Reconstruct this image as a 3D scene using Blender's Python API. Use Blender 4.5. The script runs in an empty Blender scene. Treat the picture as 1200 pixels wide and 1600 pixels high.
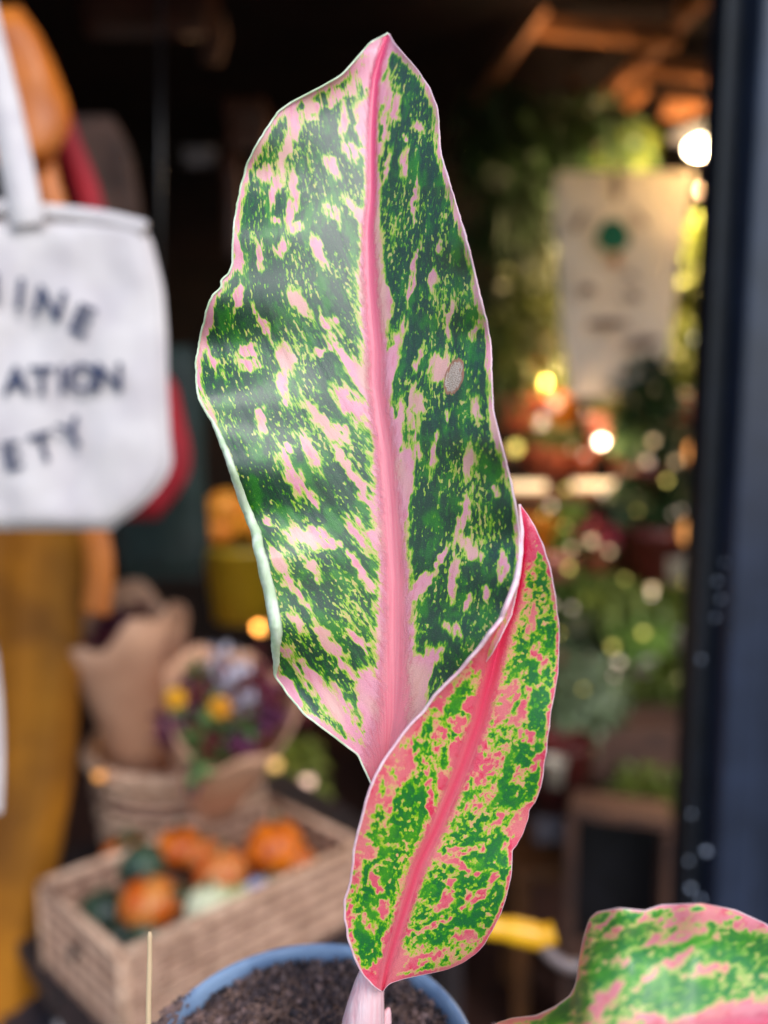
import bpy, math, random
import numpy as np
from mathutils import Vector, Matrix, Euler, noise as mnoise
R = math.radians
random.seed(7); rng = np.random.default_rng(7)
scene = bpy.context.scene
col = scene.collection

# ------------------------------------------------------------------ camera, sky, sun, exposure
F = 1200.0; TILT = R(6.5); CAM = Vector((0, 0, 1.35))
FW = Vector((0, math.cos(TILT), -math.sin(TILT))); UP = Vector((0, math.sin(TILT), math.cos(TILT)))
cd = bpy.data.cameras.new('camera'); cam = bpy.data.objects.new('camera', cd); col.objects.link(cam)
cam.location = CAM; cam.rotation_euler = (R(90) - TILT, 0, 0)
cd.sensor_fit = 'VERTICAL'; cd.sensor_height = 36.0; cd.sensor_width = 27.0; cd.lens = 27.0
cd.clip_start = 0.01; cd.clip_end = 500
cd.dof.use_dof = True; cd.dof.focus_distance = 0.262; cd.dof.aperture_fstop = 3.2
scene.camera = cam
w = bpy.data.worlds.new('World'); scene.world = w; w.use_nodes = True
wn = w.node_tree.nodes; bgn = wn['Background']
sky = wn.new('ShaderNodeTexSky'); sky.sky_type = 'NISHITA'; sky.sun_disc = False
SUN_EL, SUN_AZ = R(46), R(152)          # azimuth clockwise from +Y: behind the camera, a little right
sky.sun_elevation = SUN_EL; sky.sun_rotation = SUN_AZ; sky.dust_density = 1.0; sky.air_density = 1.3
w.node_tree.links.new(sky.outputs[0], bgn.inputs[0]); bgn.inputs[1].default_value = 0.14
sl = bpy.data.lights.new('sun', 'SUN'); so = bpy.data.objects.new('sun', sl); col.objects.link(so)
sl.energy = 1.2; sl.angle = R(24); sl.color = (1, .985, .955)
sdir = Vector((math.sin(SUN_AZ) * math.cos(SUN_EL), math.cos(SUN_AZ) * math.cos(SUN_EL), math.sin(SUN_EL)))
so.rotation_euler = (-sdir).to_track_quat('-Z', 'Y').to_euler()
scene.view_settings.view_transform = 'Standard'; scene.view_settings.look = 'None'
scene.view_settings.exposure = 0.72; scene.view_settings.gamma = 1.0

# ------------------------------------------------------------------ helpers
def P(px, py, z): return CAM + FW * z + Vector(((px - 600) / F * z, 0, 0)) - UP * ((py - 800) / F * z)
def hit(px, py, h):
    d = FW + Vector(((px - 600) / F, 0, 0)) - UP * ((py - 800) / F)
    return CAM + d * ((h - CAM.z) / d.z)
def depth(p): return (p - CAM).dot(FW)
def lin(r, g, b):
    f = lambda c: (c / 255 / 12.92) if c / 255 <= .04045 else ((c / 255 + .055) / 1.055) ** 2.4
    return (f(r), f(g), f(b), 1)
def N(nt, t, **kw):
    n = nt.nodes.new(t)
    for k, v in kw.items():
        if k[0] == 'i' and k[1:].isdigit(): n.inputs[int(k[1:])].default_value = v
        else: setattr(n, k, v)
    return n
def bsdf(m): return m.node_tree.nodes['Principled BSDF']
_m = {}
def mat(name, c, c2=None, rough=.6, scale=30, bump=.2, metal=0, stretch=(1, 1, 1), emit=0, detail=4, spec=.5, lo=.35, hi=.65, sss=0):
    if name in _m: return _m[name]
    m = bpy.data.materials.new(name); m.use_nodes = True; nt = m.node_tree; b = bsdf(m); _m[name] = m
    tc = N(nt, 'ShaderNodeTexCoord'); mp = N(nt, 'ShaderNodeMapping'); mp.inputs[3].default_value = stretch
    nz = N(nt, 'ShaderNodeTexNoise'); nz.inputs['Scale'].default_value = scale; nz.inputs['Detail'].default_value = detail
    nt.links.new(tc.outputs['Object'], mp.inputs[0]); nt.links.new(mp.outputs[0], nz.inputs[0])
    r = N(nt, 'ShaderNodeValToRGB'); r.color_ramp.elements[0].position = lo; r.color_ramp.elements[1].position = hi
    c2 = c2 or tuple(x * .7 for x in c[:3]) + (1,)
    r.color_ramp.elements[0].color = c2; r.color_ramp.elements[1].color = c
    nt.links.new(nz.outputs[0], r.inputs[0]); nt.links.new(r.outputs[0], b.inputs['Base Color'])
    b.inputs['Roughness'].default_value = rough; b.inputs['Metallic'].default_value = metal
    b.inputs['Specular IOR Level'].default_value = spec
    if bump:
        bp = N(nt, 'ShaderNodeBump'); bp.inputs['Strength'].default_value = bump; bp.inputs['Distance'].default_value = .004
        nt.links.new(nz.outputs[0], bp.inputs['Height']); nt.links.new(bp.outputs[0], b.inputs['Normal'])
    if emit:
        nt.links.new(r.outputs[0], b.inputs['Emission Color']); b.inputs['Emission Strength'].default_value = emit
    return m
class MB:
    def __init__(s): s.v = []; s.f = []
    def add(s, vs, fs):
        o = len(s.v); s.v += [tuple(v) for v in vs]; s.f += [tuple(i + o for i in f) for f in fs]; return s
    def box(s, c, size, M=None):
        M = M or Matrix(); c = Vector(c); vs = []
        for x in (-.5, .5):
            for y in (-.5, .5):
                for z in (-.5, .5): vs.append(c + (M.to_3x3() @ Vector((x * size[0], y * size[1], z * size[2]))))
        return s.add(vs, [(0, 1, 3, 2), (4, 6, 7, 5), (0, 4, 5, 1), (2, 3, 7, 6), (0, 2, 6, 4), (1, 5, 7, 3)])
    def tube(s, pts, rad, n=10, caps=True, flat=1.0):
        pts = [Vector(p) for p in pts]
        if not hasattr(rad, '__len__'): rad = [rad] * len(pts)
        rings = []; prev = None
        for i, p in enumerate(pts):
            t = (pts[min(i + 1, len(pts) - 1)] - pts[max(i - 1, 0)]).normalized()
            a = prev - t * prev.dot(t) if prev is not None else t.cross(Vector((.13, .97, .21)))
            a.normalize(); prev = a; b = t.cross(a)
            rings.append([p + (a * math.cos(q) + b * math.sin(q) * flat) * rad[i] for q in [k * 2 * math.pi / n for k in range(n)]])
        vs = [v for r_ in rings for v in r_]; fs = []
        for i in range(len(pts) - 1):
            for k in range(n): fs.append((i * n + k, i * n + (k + 1) % n, (i + 1) * n + (k + 1) % n, (i + 1) * n + k))
        if caps: fs += [tuple(range(n))[::-1], tuple((len(pts) - 1) * n + k for k in range(n))]
        return s.add(vs, fs)
    def lathe(s, prof, n=32, c=(0, 0, 0), wob=0, ribs=0, sq=1):
        c = Vector(c); vs = []; fs = []
        for j, (r, z) in enumerate(prof):
            for k in range(n):
                a = k * 2 * math.pi / n; rr = r * (1 + wob * math.cos(ribs * a) if ribs else 1)
                vs.append(c + Vector((rr * math.cos(a), rr * math.sin(a) * sq, z)))
        for j in range(len(prof) - 1):
            for k in range(n): fs.append((j * n + k, j * n + (k + 1) % n, (j + 1) * n + (k + 1) % n, (j + 1) * n + k))
        return s.add(vs, fs)
    def ball(s, c, r, n=12, m=8, ribs=0, wob=0, sc=(1, 1, 1)):
        prof = []; c = Vector(c); vs = []; fs = []
        for j in range(m + 1):
            th = math.pi * j / m
            for k in range(n):
                a = 2 * math.pi * k / n; rr = r * math.sin(th) * (1 + wob * math.cos(ribs * a))
                vs.append(c + Vector((rr * math.cos(a) * sc[0], rr * math.sin(a) * sc[1], r * math.cos(th) * sc[2])))
        for j in range(m):
            for k in range(n): fs.append((j * n + k, (j + 1) * n + k, (j + 1) * n + (k + 1) % n, j * n + (k + 1) % n))
        return s.add(vs, fs)
    def build(s, name, m, parent=None, smooth=True, bevel=0, kind=None, loc=None):
        me = bpy.data.meshes.new(name); me.from_pydata(s.v, [], s.f)
        ms = m if isinstance(m, (list, tuple)) else [m]
        for x in ms: me.materials.append(x)
        if smooth: me.polygons.foreach_set('use_smooth', [True] * len(me.polygons))
        me.update(); o = bpy.data.objects.new(name, me); col.objects.link(o)
        if parent:
            o.parent = parent; pw = Matrix.Translation(parent.location) if not parent.parent else Matrix.Translation(parent.location + parent.parent.location)
            o.matrix_parent_inverse = pw.inverted()
        if bevel:
            b = o.modifiers.new('bevel', 'BEVEL'); b.width = bevel; b.segments = 2; b.limit_method = 'ANGLE'
        if kind: o['kind'] = kind
        return o
def tag(o, label, cat, group=None):
    o['label'] = label; o['category'] = cat
    if group: o['group'] = group
    return o
def thing(name, label, cat, loc, group=None):
    o = bpy.data.objects.new(name, None); o.empty_display_size = .02; col.objects.link(o); o.location = loc
    return tag(o, label, cat, group)
def struct(o): o['kind'] = 'structure'; return o
def crom(pts, ts):
    """smooth interpolation of y(t) points"""
    pts = np.array(pts, float); return np.interp(ts, pts[:, 0], pts[:, 1])
def smooth1(a, k):
    if k < 1: return a
    p = np.pad(a, k, mode='edge'); ker = np.hanning(2 * k + 3)[1:-1]; ker /= ker.sum()
    return np.convolve(p, ker, mode='valid')

# ------------------------------------------------------------------ setting: room and ground
m_floor = mat('floor_boards', lin(78, 50, 42), lin(50, 32, 28), .55, 9, .3, stretch=(1, 6, 1))
m_wallD = mat('dark_plaster', lin(42, 26, 24), lin(22, 14, 14), .85, 6, .4)
m_ceil = mat('dark_ceiling', lin(38, 20, 17), lin(20, 11, 10), .9, 5, .3)
m_pave = mat('pavement_stone', lin(120, 116, 110), lin(92, 89, 86), .9, 14, .5)
m_frame = mat('slate_blue_paint', lin(38, 47, 68), lin(30, 38, 56), .35, 18, .1)
m_black = mat('black_paint', lin(22, 22, 28), lin(12, 12, 16), .4, 20, .1)
MB().box((0, -20, -.06), (80, 41.6, .1)).build('pavement', m_pave, smooth=False)['kind'] = 'structure'
plank_m = MB().box((0, 0, 0), (.138, 3.2, .02)).build('plank', m_floor, smooth=False, bevel=.003)
fl = MB().box((0, 2.4, -.045), (3.6, 3.3, .05)).build('shop_floor', m_black, smooth=False); struct(fl)
for i in range(25):
    o = plank_m if i == 0 else plank_m.copy()
    if i: col.objects.link(o)
    o.parent = fl; o.location = (-1.68 + i * .14, 2.4, -.008 + random.uniform(-.001, .001))
struct(MB().box((0, 4.05, 1.3), (3.7, .1, 2.7)).build('back_wall', m_wallD, smooth=False))
struct(MB().box((-1.8, 2.4, 1.3), (.1, 3.2, 2.7)).build('left_wall', m_wallD, smooth=False))
struct(MB().box((1.8, 2.4, 1.3), (.1, 3.2, 2.7)).build('right_wall', m_wallD, smooth=False))
struct(MB().box((0, 2.4, 2.72), (3.7, 3.4, .1)).build('ceiling', m_ceil, smooth=False))
struct(MB().box((0, .86, 2.52), (5.0, .12, .5)).build('unseen_fascia', m_frame, smooth=False))  # unseen header added to keep sky and sun out of the shop

# ------------------------------------------------------------------ leaves
def leafmat(name, prm):
    m = bpy.data.materials.new(name); m.use_nodes = True; nt = m.node_tree; L = nt.links; b = bsdf(m)
    A = N(nt, 'ShaderNodeAttribute', attribute_name='flow'); E = N(nt, 'ShaderNodeAttribute', attribute_name='zones')
    X = N(nt, 'ShaderNodeAttribute', attribute_name='extra')
    se = N(nt, 'ShaderNodeSeparateXYZ'); L.new(E.outputs['Vector'], se.inputs[0])     # edge px, midrib 0..1, blotch
    sx = N(nt, 'ShaderNodeSeparateXYZ'); L.new(X.outputs['Vector'], sx.inputs[0])     # scar, length 0..1, across
    def math_(op, a, b_=None, c=None, clamp=False):
        n = N(nt, 'ShaderNodeMath', operation=op); n.use_clamp = clamp
        for i, q in enumerate((a, b_, c)):
            if q is None: continue
            if isinstance(q, (int, float)): n.inputs[i].default_value = q
            else: L.new(q, n.inputs[i])
        return n.outputs[0]
    def noise(su, sv, detail, rough=.55, off=0):
        mp = N(nt, 'ShaderNodeMapping'); mp.inputs[3].default_value = (1 / su, 1 / sv, 1); mp.inputs[1].default_value = (off, off * .7, 0)
        L.new(A.outputs['Vector'], mp.inputs[0]); nz = N(nt, 'ShaderNodeTexNoise'); nz.inputs['Scale'].default_value = 1
        nz.inputs['Detail'].default_value = detail; nz.inputs['Roughness'].default_value = rough; L.new(mp.outputs[0], nz.inputs[0]); return nz.outputs[0]
    def mr(v, a, b_, lo=0., hi=1.):
        n = N(nt, 'ShaderNodeMapRange', interpolation_type='SMOOTHSTEP'); L.new(v, n.inputs[0])
        n.inputs[1].default_value = a; n.inputs[2].default_value = b_; n.inputs[3].default_value = lo; n.inputs[4].default_value = hi; return n.outputs[0]
    def mix(f, c1, c2):
        n = N(nt, 'ShaderNodeMix', data_type='RGBA'); 
        if isinstance(f, (int, float)): n.inputs[0].default_value = f
        else: L.new(f, n.inputs[0])
        for i, q in ((6, c1), (7, c2)):
            if isinstance(q, tuple): n.inputs[i].default_value = q
            else: L.new(q, n.inputs[i])
        return n.outputs[2]
    nA = noise(prm['su'], prm['sv'], 4.0, .62); nB = noise(prm['fu'], prm['fv'], 2.0, .5, 3.3); nC = noise(70, 120, 1, .5, 9.1)
    nD = noise(prm['du'], prm['dv'], 1.0, .5, 17.7); nF = noise(1.7, 1.7, 2, .7, 5)
    # patch field
    fld = math_('ADD', math_('MULTIPLY', math_('SUBTRACT', nA, .5), prm['aA']), math_('MULTIPLY', math_('SUBTRACT', nB, .5), prm['aB']))
    fld = math_('ADD', fld, math_('MULTIPLY', math_('SUBTRACT', nC, .5), prm['aC']))
    fld = math_('ADD', fld, math_('MULTIPLY', se.outputs[2], prm['blob']))
    edge = mr(se.outputs[0], prm['ew'] * .35, prm['ew'] * 1.5, 1, 0)
    edge = math_('MULTIPLY', edge, prm['edge'])
    mid = mr(se.outputs[1], .6, 2.9, 1, 0)
    fld = math_('ADD', math_('ADD', fld, edge), math_('MULTIPLY', mid, prm['mid']))
    fld = math_('ADD', fld, prm['bias']); fld = math_('ADD', fld, mr(math_('ADD', se.outputs[1], math_('MULTIPLY', math_('SUBTRACT', nA, .5), 6)), .7, 2.0, prm['core'], 0))
    # specks
    sp = mr(math_('ADD', nD, math_('MULTIPLY', math_('SUBTRACT', nC, .5), .3)), prm['dth'], prm['dth'] + .10)
    sp = math_('MULTIPLY', sp, mr(math_('ADD', nA, math_('MULTIPLY', nC, .5)), .62, .84, .55, 1))
    fld = math_('MAXIMUM', fld, math_('MULTIPLY', sp, prm['speck']))
    rp = N(nt, 'ShaderNodeValToRGB'); cr = rp.color_ramp
    while len(cr.elements) < len(prm['ramp']): cr.elements.new(.5)
    for e, (p_, c_) in zip(cr.elements, prm['ramp']): e.position = p_; e.color = c_
    nE = noise(prm['su'] * .8, prm['sv'] * .5, 3, .65, 55)
    fg = math_('MINIMUM', math_('ADD', fld, math_('MULTIPLY', math_('SUBTRACT', nE, .48), .75)), .50); L.new(math_('MAXIMUM', fg, math_('SUBTRACT', fld, .07)), rp.inputs[0]); c = rp.outputs[0]
    pinkc = mix(mr(nE, .50, .66), prm['pink'], prm['pink2']); pinkc = mix(math_('MULTIPLY', mr(nC, .48, .62), .6), pinkc, prm['cream'])
    c = mix(mr(fld, .48, .62), c, pinkc)
    # patches of fresher grass green between the dark ones
    gz = math_('MULTIPLY', mr(noise(38, 60, 3, .6, 41), .48, .66), mr(fld, .30, .46, 1, 0)); c = mix(math_('MULTIPLY', gz, .75 * prm['grass']), c, prm['fresh'])
    c = mix(math_('MULTIPLY', math_('SUBTRACT', nF, .5, None, True), .55), c, mix(.5, c, lin(255, 235, 235)))
    # secondary pinker veins + midrib
    midm = mr(math_('ADD', math_('ADD', se.outputs[1], math_('MULTIPLY', math_('SUBTRACT', nF, .5), 1.2)), math_('MULTIPLY', math_('SUBTRACT', nB, .5), prm['mrag'] * .9)), .50, 1.30, 1, 0)
    cm = mix(mr(sx.outputs[1], .05, .6), prm['mid_top'], prm['mid_low'])
    cx = N(nt, 'ShaderNodeCombineXYZ'); L.new(math_('MULTIPLY', sx.outputs[2], 55), cx.inputs[0]); L.new(math_('MULTIPLY', sx.outputs[1], 9), cx.inputs[1])
    fz = N(nt, 'ShaderNodeTexNoise'); fz.inputs['Scale'].default_value = 1; fz.inputs['Detail'].default_value = 2; L.new(cx.outputs[0], fz.inputs[0])
    fine = math_('ADD', math_('MULTIPLY', fz.outputs[0], .55), math_('MULTIPLY', nF, .45))
    cm = mix(math_('MAXIMUM', mr(fine, .38, .62, 0, .6), mr(se.outputs[1], .05, .75, prm['mdk'], 0)), cm, prm['mid_dark'])
    c = mix(midm, c, cm)
    hs = N(nt, 'ShaderNodeHueSaturation'); L.new(c, hs.inputs['Color']); L.new(math_('ADD', .72, math_('MULTIPLY', nF, .56)), hs.inputs['Value']); hs.inputs['Saturation'].default_value = 1.06; c = hs.outputs[0]
    # pale cartilage rim
    er = mr(math_('ADD', se.outputs[0], math_('MULTIPLY', math_('SUBTRACT', nC, .5), 5)), prm['rim'] * .4, prm['rim'] * 1.5, 1, 0)
    c = mix(er, c, prm['rimcol'])
    # dried scar
    sc = sx.outputs[0]; scn = math_('MULTIPLY', sc, math_('ADD', 1, math_('MULTIPLY', math_('SUBTRACT', nB, .5), 1.8)))
    c = mix(mr(scn, .16, .24), c, lin(170, 112, 84)); c = mix(mr(scn, .30, .40), c, mix(mr(nF, .4, .6), lin(222, 204, 190), lin(158, 126, 108)))
    L.new(c, b.inputs['Base Color'])
    rg = math_('ADD', prm['rough'], math_('MULTIPLY', nF, .16)); L.new(rg, b.inputs['Roughness'])
    b.inputs['Specular IOR Level'].default_value = prm.get('spec', .5)
    # relief: vein-parallel ribs, pebbly skin
    veins = noise(24, 500, 1.5, .5, 31); h = math_('ADD', math_('MULTIPLY', math_('MULTIPLY', veins, math_('SUBTRACT', 1, midm)), prm.get('vein', 1.0) * 3), math_('ADD', math_('MULTIPLY', nF, .35), math_('MULTIPLY', nB, .25)))
    h = math_('ADD', h, math_('MULTIPLY', mr(se.outputs[1], .2, .9, 1, 0), -.2))
    bp = N(nt, 'ShaderNodeBump'); bp.inputs['Strength'].default_value = .55; bp.inputs['Distance'].default_value = .0006
    L.new(h, bp.inputs['Height']); L.new(bp.outputs[0], b.inputs['Normal'])
    b.inputs['Coat Weight'].default_value = .3; b.inputs['Coat Roughness'].default_value = .22
    tr = N(nt, 'ShaderNodeBsdfTranslucent'); L.new(c, tr.inputs[0]); ms = N(nt, 'ShaderNodeMixShader'); ms.inputs[0].default_value = .14
    out = nt.nodes['Material Output']; L.new(b.outputs[0], ms.inputs[1]); L.new(tr.outputs[0], ms.inputs[2]); L.new(ms.outputs[0], out.inputs[0])
    return m
def seg_dist(px, py, poly):
    poly = np.array(poly, float); best = np.full(px.shape, 1e9)
    for a, b in zip(poly[:-1], poly[1:]):
        d = b - a; l2 = (d ** 2).sum() + 1e-9
        t = np.clip(((px - a[0]) * d[0] + (py - a[1]) * d[1]) / l2, 0, 1)
        best = np.minimum(best, np.hypot(px - a[0] - t * d[0], py - a[1] - t * d[1]))
    return best
_wr = np.random.default_rng(11)
_waves = [(2 * math.pi / wl, ang, ph, amp) for wl, amp in ((13, 1.3), (17, 1.6), (23, 2.0), (31, 2.4), (44, 2.8), (19, 1.6), (37, 2.4), (11, 1.0)) for ang, ph in [(_wr.uniform(0, 3.14), _wr.uniform(0, 6.28)) for _ in range(2)]]
def blobs(px, py, lst, g=1.0):
    wx = sum(a_ * np.sin(k_ * (px * math.cos(t_) + py * math.sin(t_)) + p_) for k_, t_, p_, a_ in _waves)
    wy = sum(a_ * np.sin(k_ * (px * math.sin(t_) - py * math.cos(t_)) + p_ * 2) for k_, t_, p_, a_ in _waves)
    px = px + wx * .36; py = py + wy * .5
    out = np.zeros(px.shape)
    for x, y, hl, hw, an in lst:
        a = R(an); dx = px - x; dy = py - y
        u = (dx * math.cos(a) + dy * math.sin(a)) / (hl * g); v = (-dx * math.sin(a) + dy * math.cos(a)) / (hw * g)
        out = np.maximum(out, np.clip((1.9 - np.sqrt(u * u + v * v)) / 1.3, 0, 1))
    return out
def leaf_mesh(name, px, py, z, flow, zones, extra, mats, parent, flip=False):
    nr, nc = px.shape
    X = (px - 600) / F * z; Y = (py - 800) / F * z
    co = np.empty((nr, nc, 3)); co[..., 0] = X; co[..., 1] = FW.y * z - UP.y * Y; co[..., 2] = CAM.z + FW.z * z - UP.z * Y
    co -= np.array(parent.location)
    idx = np.arange(nr * nc).reshape(nr, nc)
    q = np.stack([idx[:-1, :-1], idx[1:, :-1], idx[1:, 1:], idx[:-1, 1:]], -1).reshape(-1, 4)
    if flip: q = q[:, ::-1]
    me = bpy.data.meshes.new(name); me.vertices.add(nr * nc); me.vertices.foreach_set('co', co.reshape(-1))
    me.loops.add(q.size); me.loops.foreach_set('vertex_index', q.reshape(-1).astype(np.int32))
    me.polygons.add(len(q)); me.polygons.foreach_set('loop_start', np.arange(0, q.size, 4, dtype=np.int32))
    me.polygons.foreach_set('use_smooth', np.ones(len(q), bool))
    me.update(calc_edges=True); me.validate()
    for n_, a in (('flow', flow), ('zones', zones), ('extra', extra)):
        at = me.attributes.new(n_, 'FLOAT_VECTOR', 'POINT'); at.data.foreach_set('vector', np.stack(a, -1).reshape(-1).astype(np.float32))
    for m in mats: me.materials.append(m)
    o = bpy.data.objects.new(name, me); col.objects.link(o); o.parent = parent
    so_ = o.modifiers.new('thick', 'SOLIDIFY'); so_.thickness = .00032; so_.offset = -1; so_.material_offset = 1; so_.material_offset_rim = 2
    return o

m_under = mat('leaf_underside', lin(228, 236, 214), lin(184, 206, 162), .5, 260, .2, stretch=(1, 1, .35))
m_rim = mat('leaf_rim', lin(246, 212, 220), lin(234, 180, 194), .45, 300, .1)

PLANT = P(487, 1690, .315); PLANT.z = hit(487, 1658, 0).z if False else PLANT.z - .115
plant = thing('potted_plant', 'pink and green variegated plant with tall upright leaf, growing in the blue-rimmed pot', 'potted plant', PLANT)

# --- upper leaf
L1 = [(607,52),(579,66),(551,98),(532,119),(490,142),(453,161),(434,175),(406,217),(387,254),(376,291),(366,347),(363,385),(363,412),(357,428),(345,438),(346,449),(331,462),(322,487),(313,525),(306,567),(307,604),(311,626),(332,662),(352,714),(373,781),(391,827),(404,889),(415,936),(424,993),(427,1029),(429,1055),(450,1086),(476,1117),(507,1140),(538,1163),(559,1179),(569,1202),(580,1225),(586,1245)]
R1 = [(608,52),(616,67),(632,86),(653,109),(672,137),(684,170),(687,207),(690,240),(702,282),(716,329),(730,375),(740,417),(751,464),(761,501),(768,543),(769,590),(771,641),(781,683),(797,745),(807,791),(812,827),(813,858),(811,907),(800,960),(770,1020),(735,1070),(690,1120),(650,1160),(615,1200),(594,1245)]
M1 = [(607,52),(597,80),(590,105),(586,123),(583,170),(581,217),(581,310),(576,357),(579,450),(583,497),(588,543),(588,600),(603,703),(611,807),(618,910),(618,1013),(616,1117),(608,1168),(590,1245)]
B1 = [(460,193,20,9,80),(446,235,30,6,102),(415,273,12,8,0),(429,296,22,7,105),(460,291,22,7,80),(455,329,22,9,100),(464,357,10,8,0),(432,347,8,8,0),(439,389,15,7,90),(405,401,20,5,80),(495,389,22,7,65),
 (548,235,15,11,30),(518,259,18,7,60),(537,189,20,7,90),(564,190,30,9,92),(523,333,22,9,60),(551,324,20,6,50),(604,147,30,5,95),(618,170,25,6,100),(602,203,25,5,98),(607,254,25,5,105),(630,254,22,6,95),(649,305,30,4,95),(653,198,10,5,90),(637,212,8,4,90),
 (569,112,25,12,120),(590,80,24,16,90),(520,155,30,8,150),(485,172,20,7,160),(385,548,11,9,0),(392,571,14,8,10),(446,562,21,11,75),(513,506,18,12,30),(467,473,22,8,50),(411,506,26,4,62),(499,550,9,6,0),(537,557,38,8,48),(555,585,26,10,50),
 (443,599,20,7,80),(331,562,20,6,70),(327,497,16,6,100),(373,464,22,6,110),(378,413,25,7,80),(686,575,20,13,85),(644,436,50,3.5,101),(621,543,45,7,105),(602,473,20,8,90),(677,436,15,4,95),(702,497,20,3.5,92),(688,389,12,3.5,90),
 (409,657,20,7,85),(445,615,22,8,70),(458,740,36,11,60),(487,776,18,5,60),(487,711,32,8,57),(450,698,10,5,50),(502,657,38,7,50),(543,631,30,13,55),(533,672,15,6,50),(554,745,30,6,55),(569,776,20,6,60),(489,838,32,12,10),(518,848,15,8,10),
 (559,835,24,15,60),(559,884,34,5,60),(492,889,16,6,60),(533,711,14,5,50),(414,812,10,6,45),(435,879,22,5,60),(469,931,36,8,52),(461,969,14,6,60),(559,998,18,6,50),(518,1008,30,8,50),(544,1044,30,7,50),(466,1039,40,9,50),(512,1085,45,15,50),(538,1122,30,12,55),
 (575,1100,45,12,80),(456,1075,25,8,60),(642,724,50,9,100),(631,776,40,7,100),(621,677,40,5,97),(678,708,25,6,100),(724,807,30,7,105),(735,858,16,8,60),(709,905,28,6,95),(730,724,20,6,100),(786,889,22,7,100),(758,925,10,6,100),(730,946,14,5,110),
 (662,910,20,5,130),(688,874,25,4,118),(704,982,20,10,40),(670,1034,32,13,125),(642,1091,24,16,110),(776,765,15,6,100),(642,626,25,4,98),(655,631,14,4,98),(700,655,16,4,100),(745,640,14,6,95),(740,520,14,5,95),(655,560,20,4,100)]
NR = 620; ys = np.linspace(52, 1245, NR)
def fun(pts, ys, k=3, swap=True):
    a = np.array(pts, float); o = np.argsort(a[:, 1], kind='stable'); return smooth1(np.interp(ys, a[o, 1], a[o, 0]), k)
l = fun(L1, ys, 2); r = fun(R1, ys, 3); mdx = fun(M1, ys, 14); mdx = np.clip(mdx, l + 1, r - 1)
jit = np.array([mnoise.noise(Vector((y * .045, 3, 0))) + .6 * mnoise.noise(Vector((y * .13, 9, 0))) for y in ys]); fade = np.clip((ys - 80) / 60, 0, 1) * np.clip((1230 - ys) / 60, 0, 1)
l = l + jit * 1.6 * fade; r = r + np.roll(jit, 133) * 1.2 * fade
# columns: curled-over margin (-1.12..-1), left blade, right blade
tc = np.concatenate([np.linspace(-1.14, -1.0, 12)[:-1], np.linspace(-1, 0, 120)[:-1], np.linspace(0, 1, 90)])
T, YY = np.meshgrid(tc, ys); LL = l[:, None]; RR = r[:, None]; MM = mdx[:, None]
curl = np.interp(ys, [640, 690, 790, 900, 980, 1035, 1060], [0.8, 8, 13, 17, 18, 8, .8])[:, None]
k = np.clip((-1 - T) / .14, 0, 1)
PX = np.where(T < -1, LL + curl * (1 - np.cos(k * math.pi * .62)) / 1.37, np.where(T < 0, MM + (MM - LL) * -np.abs(T), MM + (RR - MM) * T))
PY = YY.copy()
s = (YY - 52) / (1245 - 52)
ls = smooth1(l, 45)[:, None]; rs_ = smooth1(r, 30)[:, None]; a = np.clip(np.where(T < 0, (MM - PX) / np.maximum(MM - ls, 6), (PX - MM) / np.maximum(rs_ - MM, 6)), 0, 1.25); a = np.where(T < -1, 1, a)
wav = lambda f, p: np.sin(YY * f + p)
Z = .264 + .026 * (1 - s)
Z = Z + .010 * np.cos(s * 3.0) * 0 + np.where(T < 0, -.013 * a ** 1.25, -.026 * a ** 1.15) * np.clip(s * 5, 0, 1) * np.clip((1 - s) * 3.2, .15, 1)
Z += np.where(T < 0, .0045 * a ** 2 * wav(.0235, 1.2) + .0022 * a ** 2 * wav(.049, 0), .003 * a ** 2 * wav(.021, 2.6) + .0012 * a * a * wav(.06, 1))
Z += -.004 * np.exp(-((s - .0) / .10) ** 2) + .010 * (s - .5) ** 2 * 0 - .006 * np.sin(s * math.pi)
Z += np.where(T < 0, -.0006 * np.exp(-((YY - 405) / 60) ** 2) * a ** 2, 0)
Z += .0005 * np.exp(-(a / .08) ** 2)                      # channel of the midrib
z_edge = Z[:, 11][:, None]
Z = np.where(T < -1, z_edge - curl * .00022 * 1.0 * np.sin(k * math.pi * .75) - .0000, Z)
outline = L1 + R1[::-1]
ed = np.where(T < -1, curl * (1 - k) * .5, seg_dist(PX, PY, outline))
e_exact = np.where(T < 0, PX - LL, RR - PX); ed = np.where(T < -1, ed, np.minimum(ed, np.maximum(e_exact, 0) + .0))
# in the curled stretch the visible front face has no rim at the bend
ed = np.where((T >= -1) & (T < 0), ed + np.interp(YY, [650, 690, 1020, 1050], [0, 5, 5, 0]), ed)
hwid = np.interp(ys, [52, 120, 310, 420, 600, 800, 1000, 1120, 1245], [7, 8, 8, 13, 15, 17, 21, 28, 40])[:, None]
dm = np.where(T < 0, MM - PX, PX - MM); MID = np.abs(dm) / hwid
gl = np.interp(ys, [52, 250, 500, 800, 1245], [3.2, 2.6, 1.7, 1.25, 1.3])[:, None]; gr = np.interp(ys, [52, 400, 800, 1245], [7, 5, 4.0, 2.2])[:, None]
g0l, g0r = 1.5, 4.2
ql = (PY + gl * dm + .001 * dm ** 2) / math.hypot(1, g0l); vl = (PY * g0l - dm) / math.hypot(1, g0l)
qr = (PY + gr * dm + .002 * dm ** 2) / math.hypot(1, g0r); vr = (PY * g0r - dm) / math.hypot(1, g0r)
FU = np.where(T < 0, ql, qr + 900); FV = np.where(T < 0, vl, vr + 400)
scar = np.clip(1.4 - np.hypot((PX - 709 + (PY - 590) * .22) / 13, (PY - 589) / 25), 0, 1) * .75
BL = blobs(PX, PY, B1)
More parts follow.
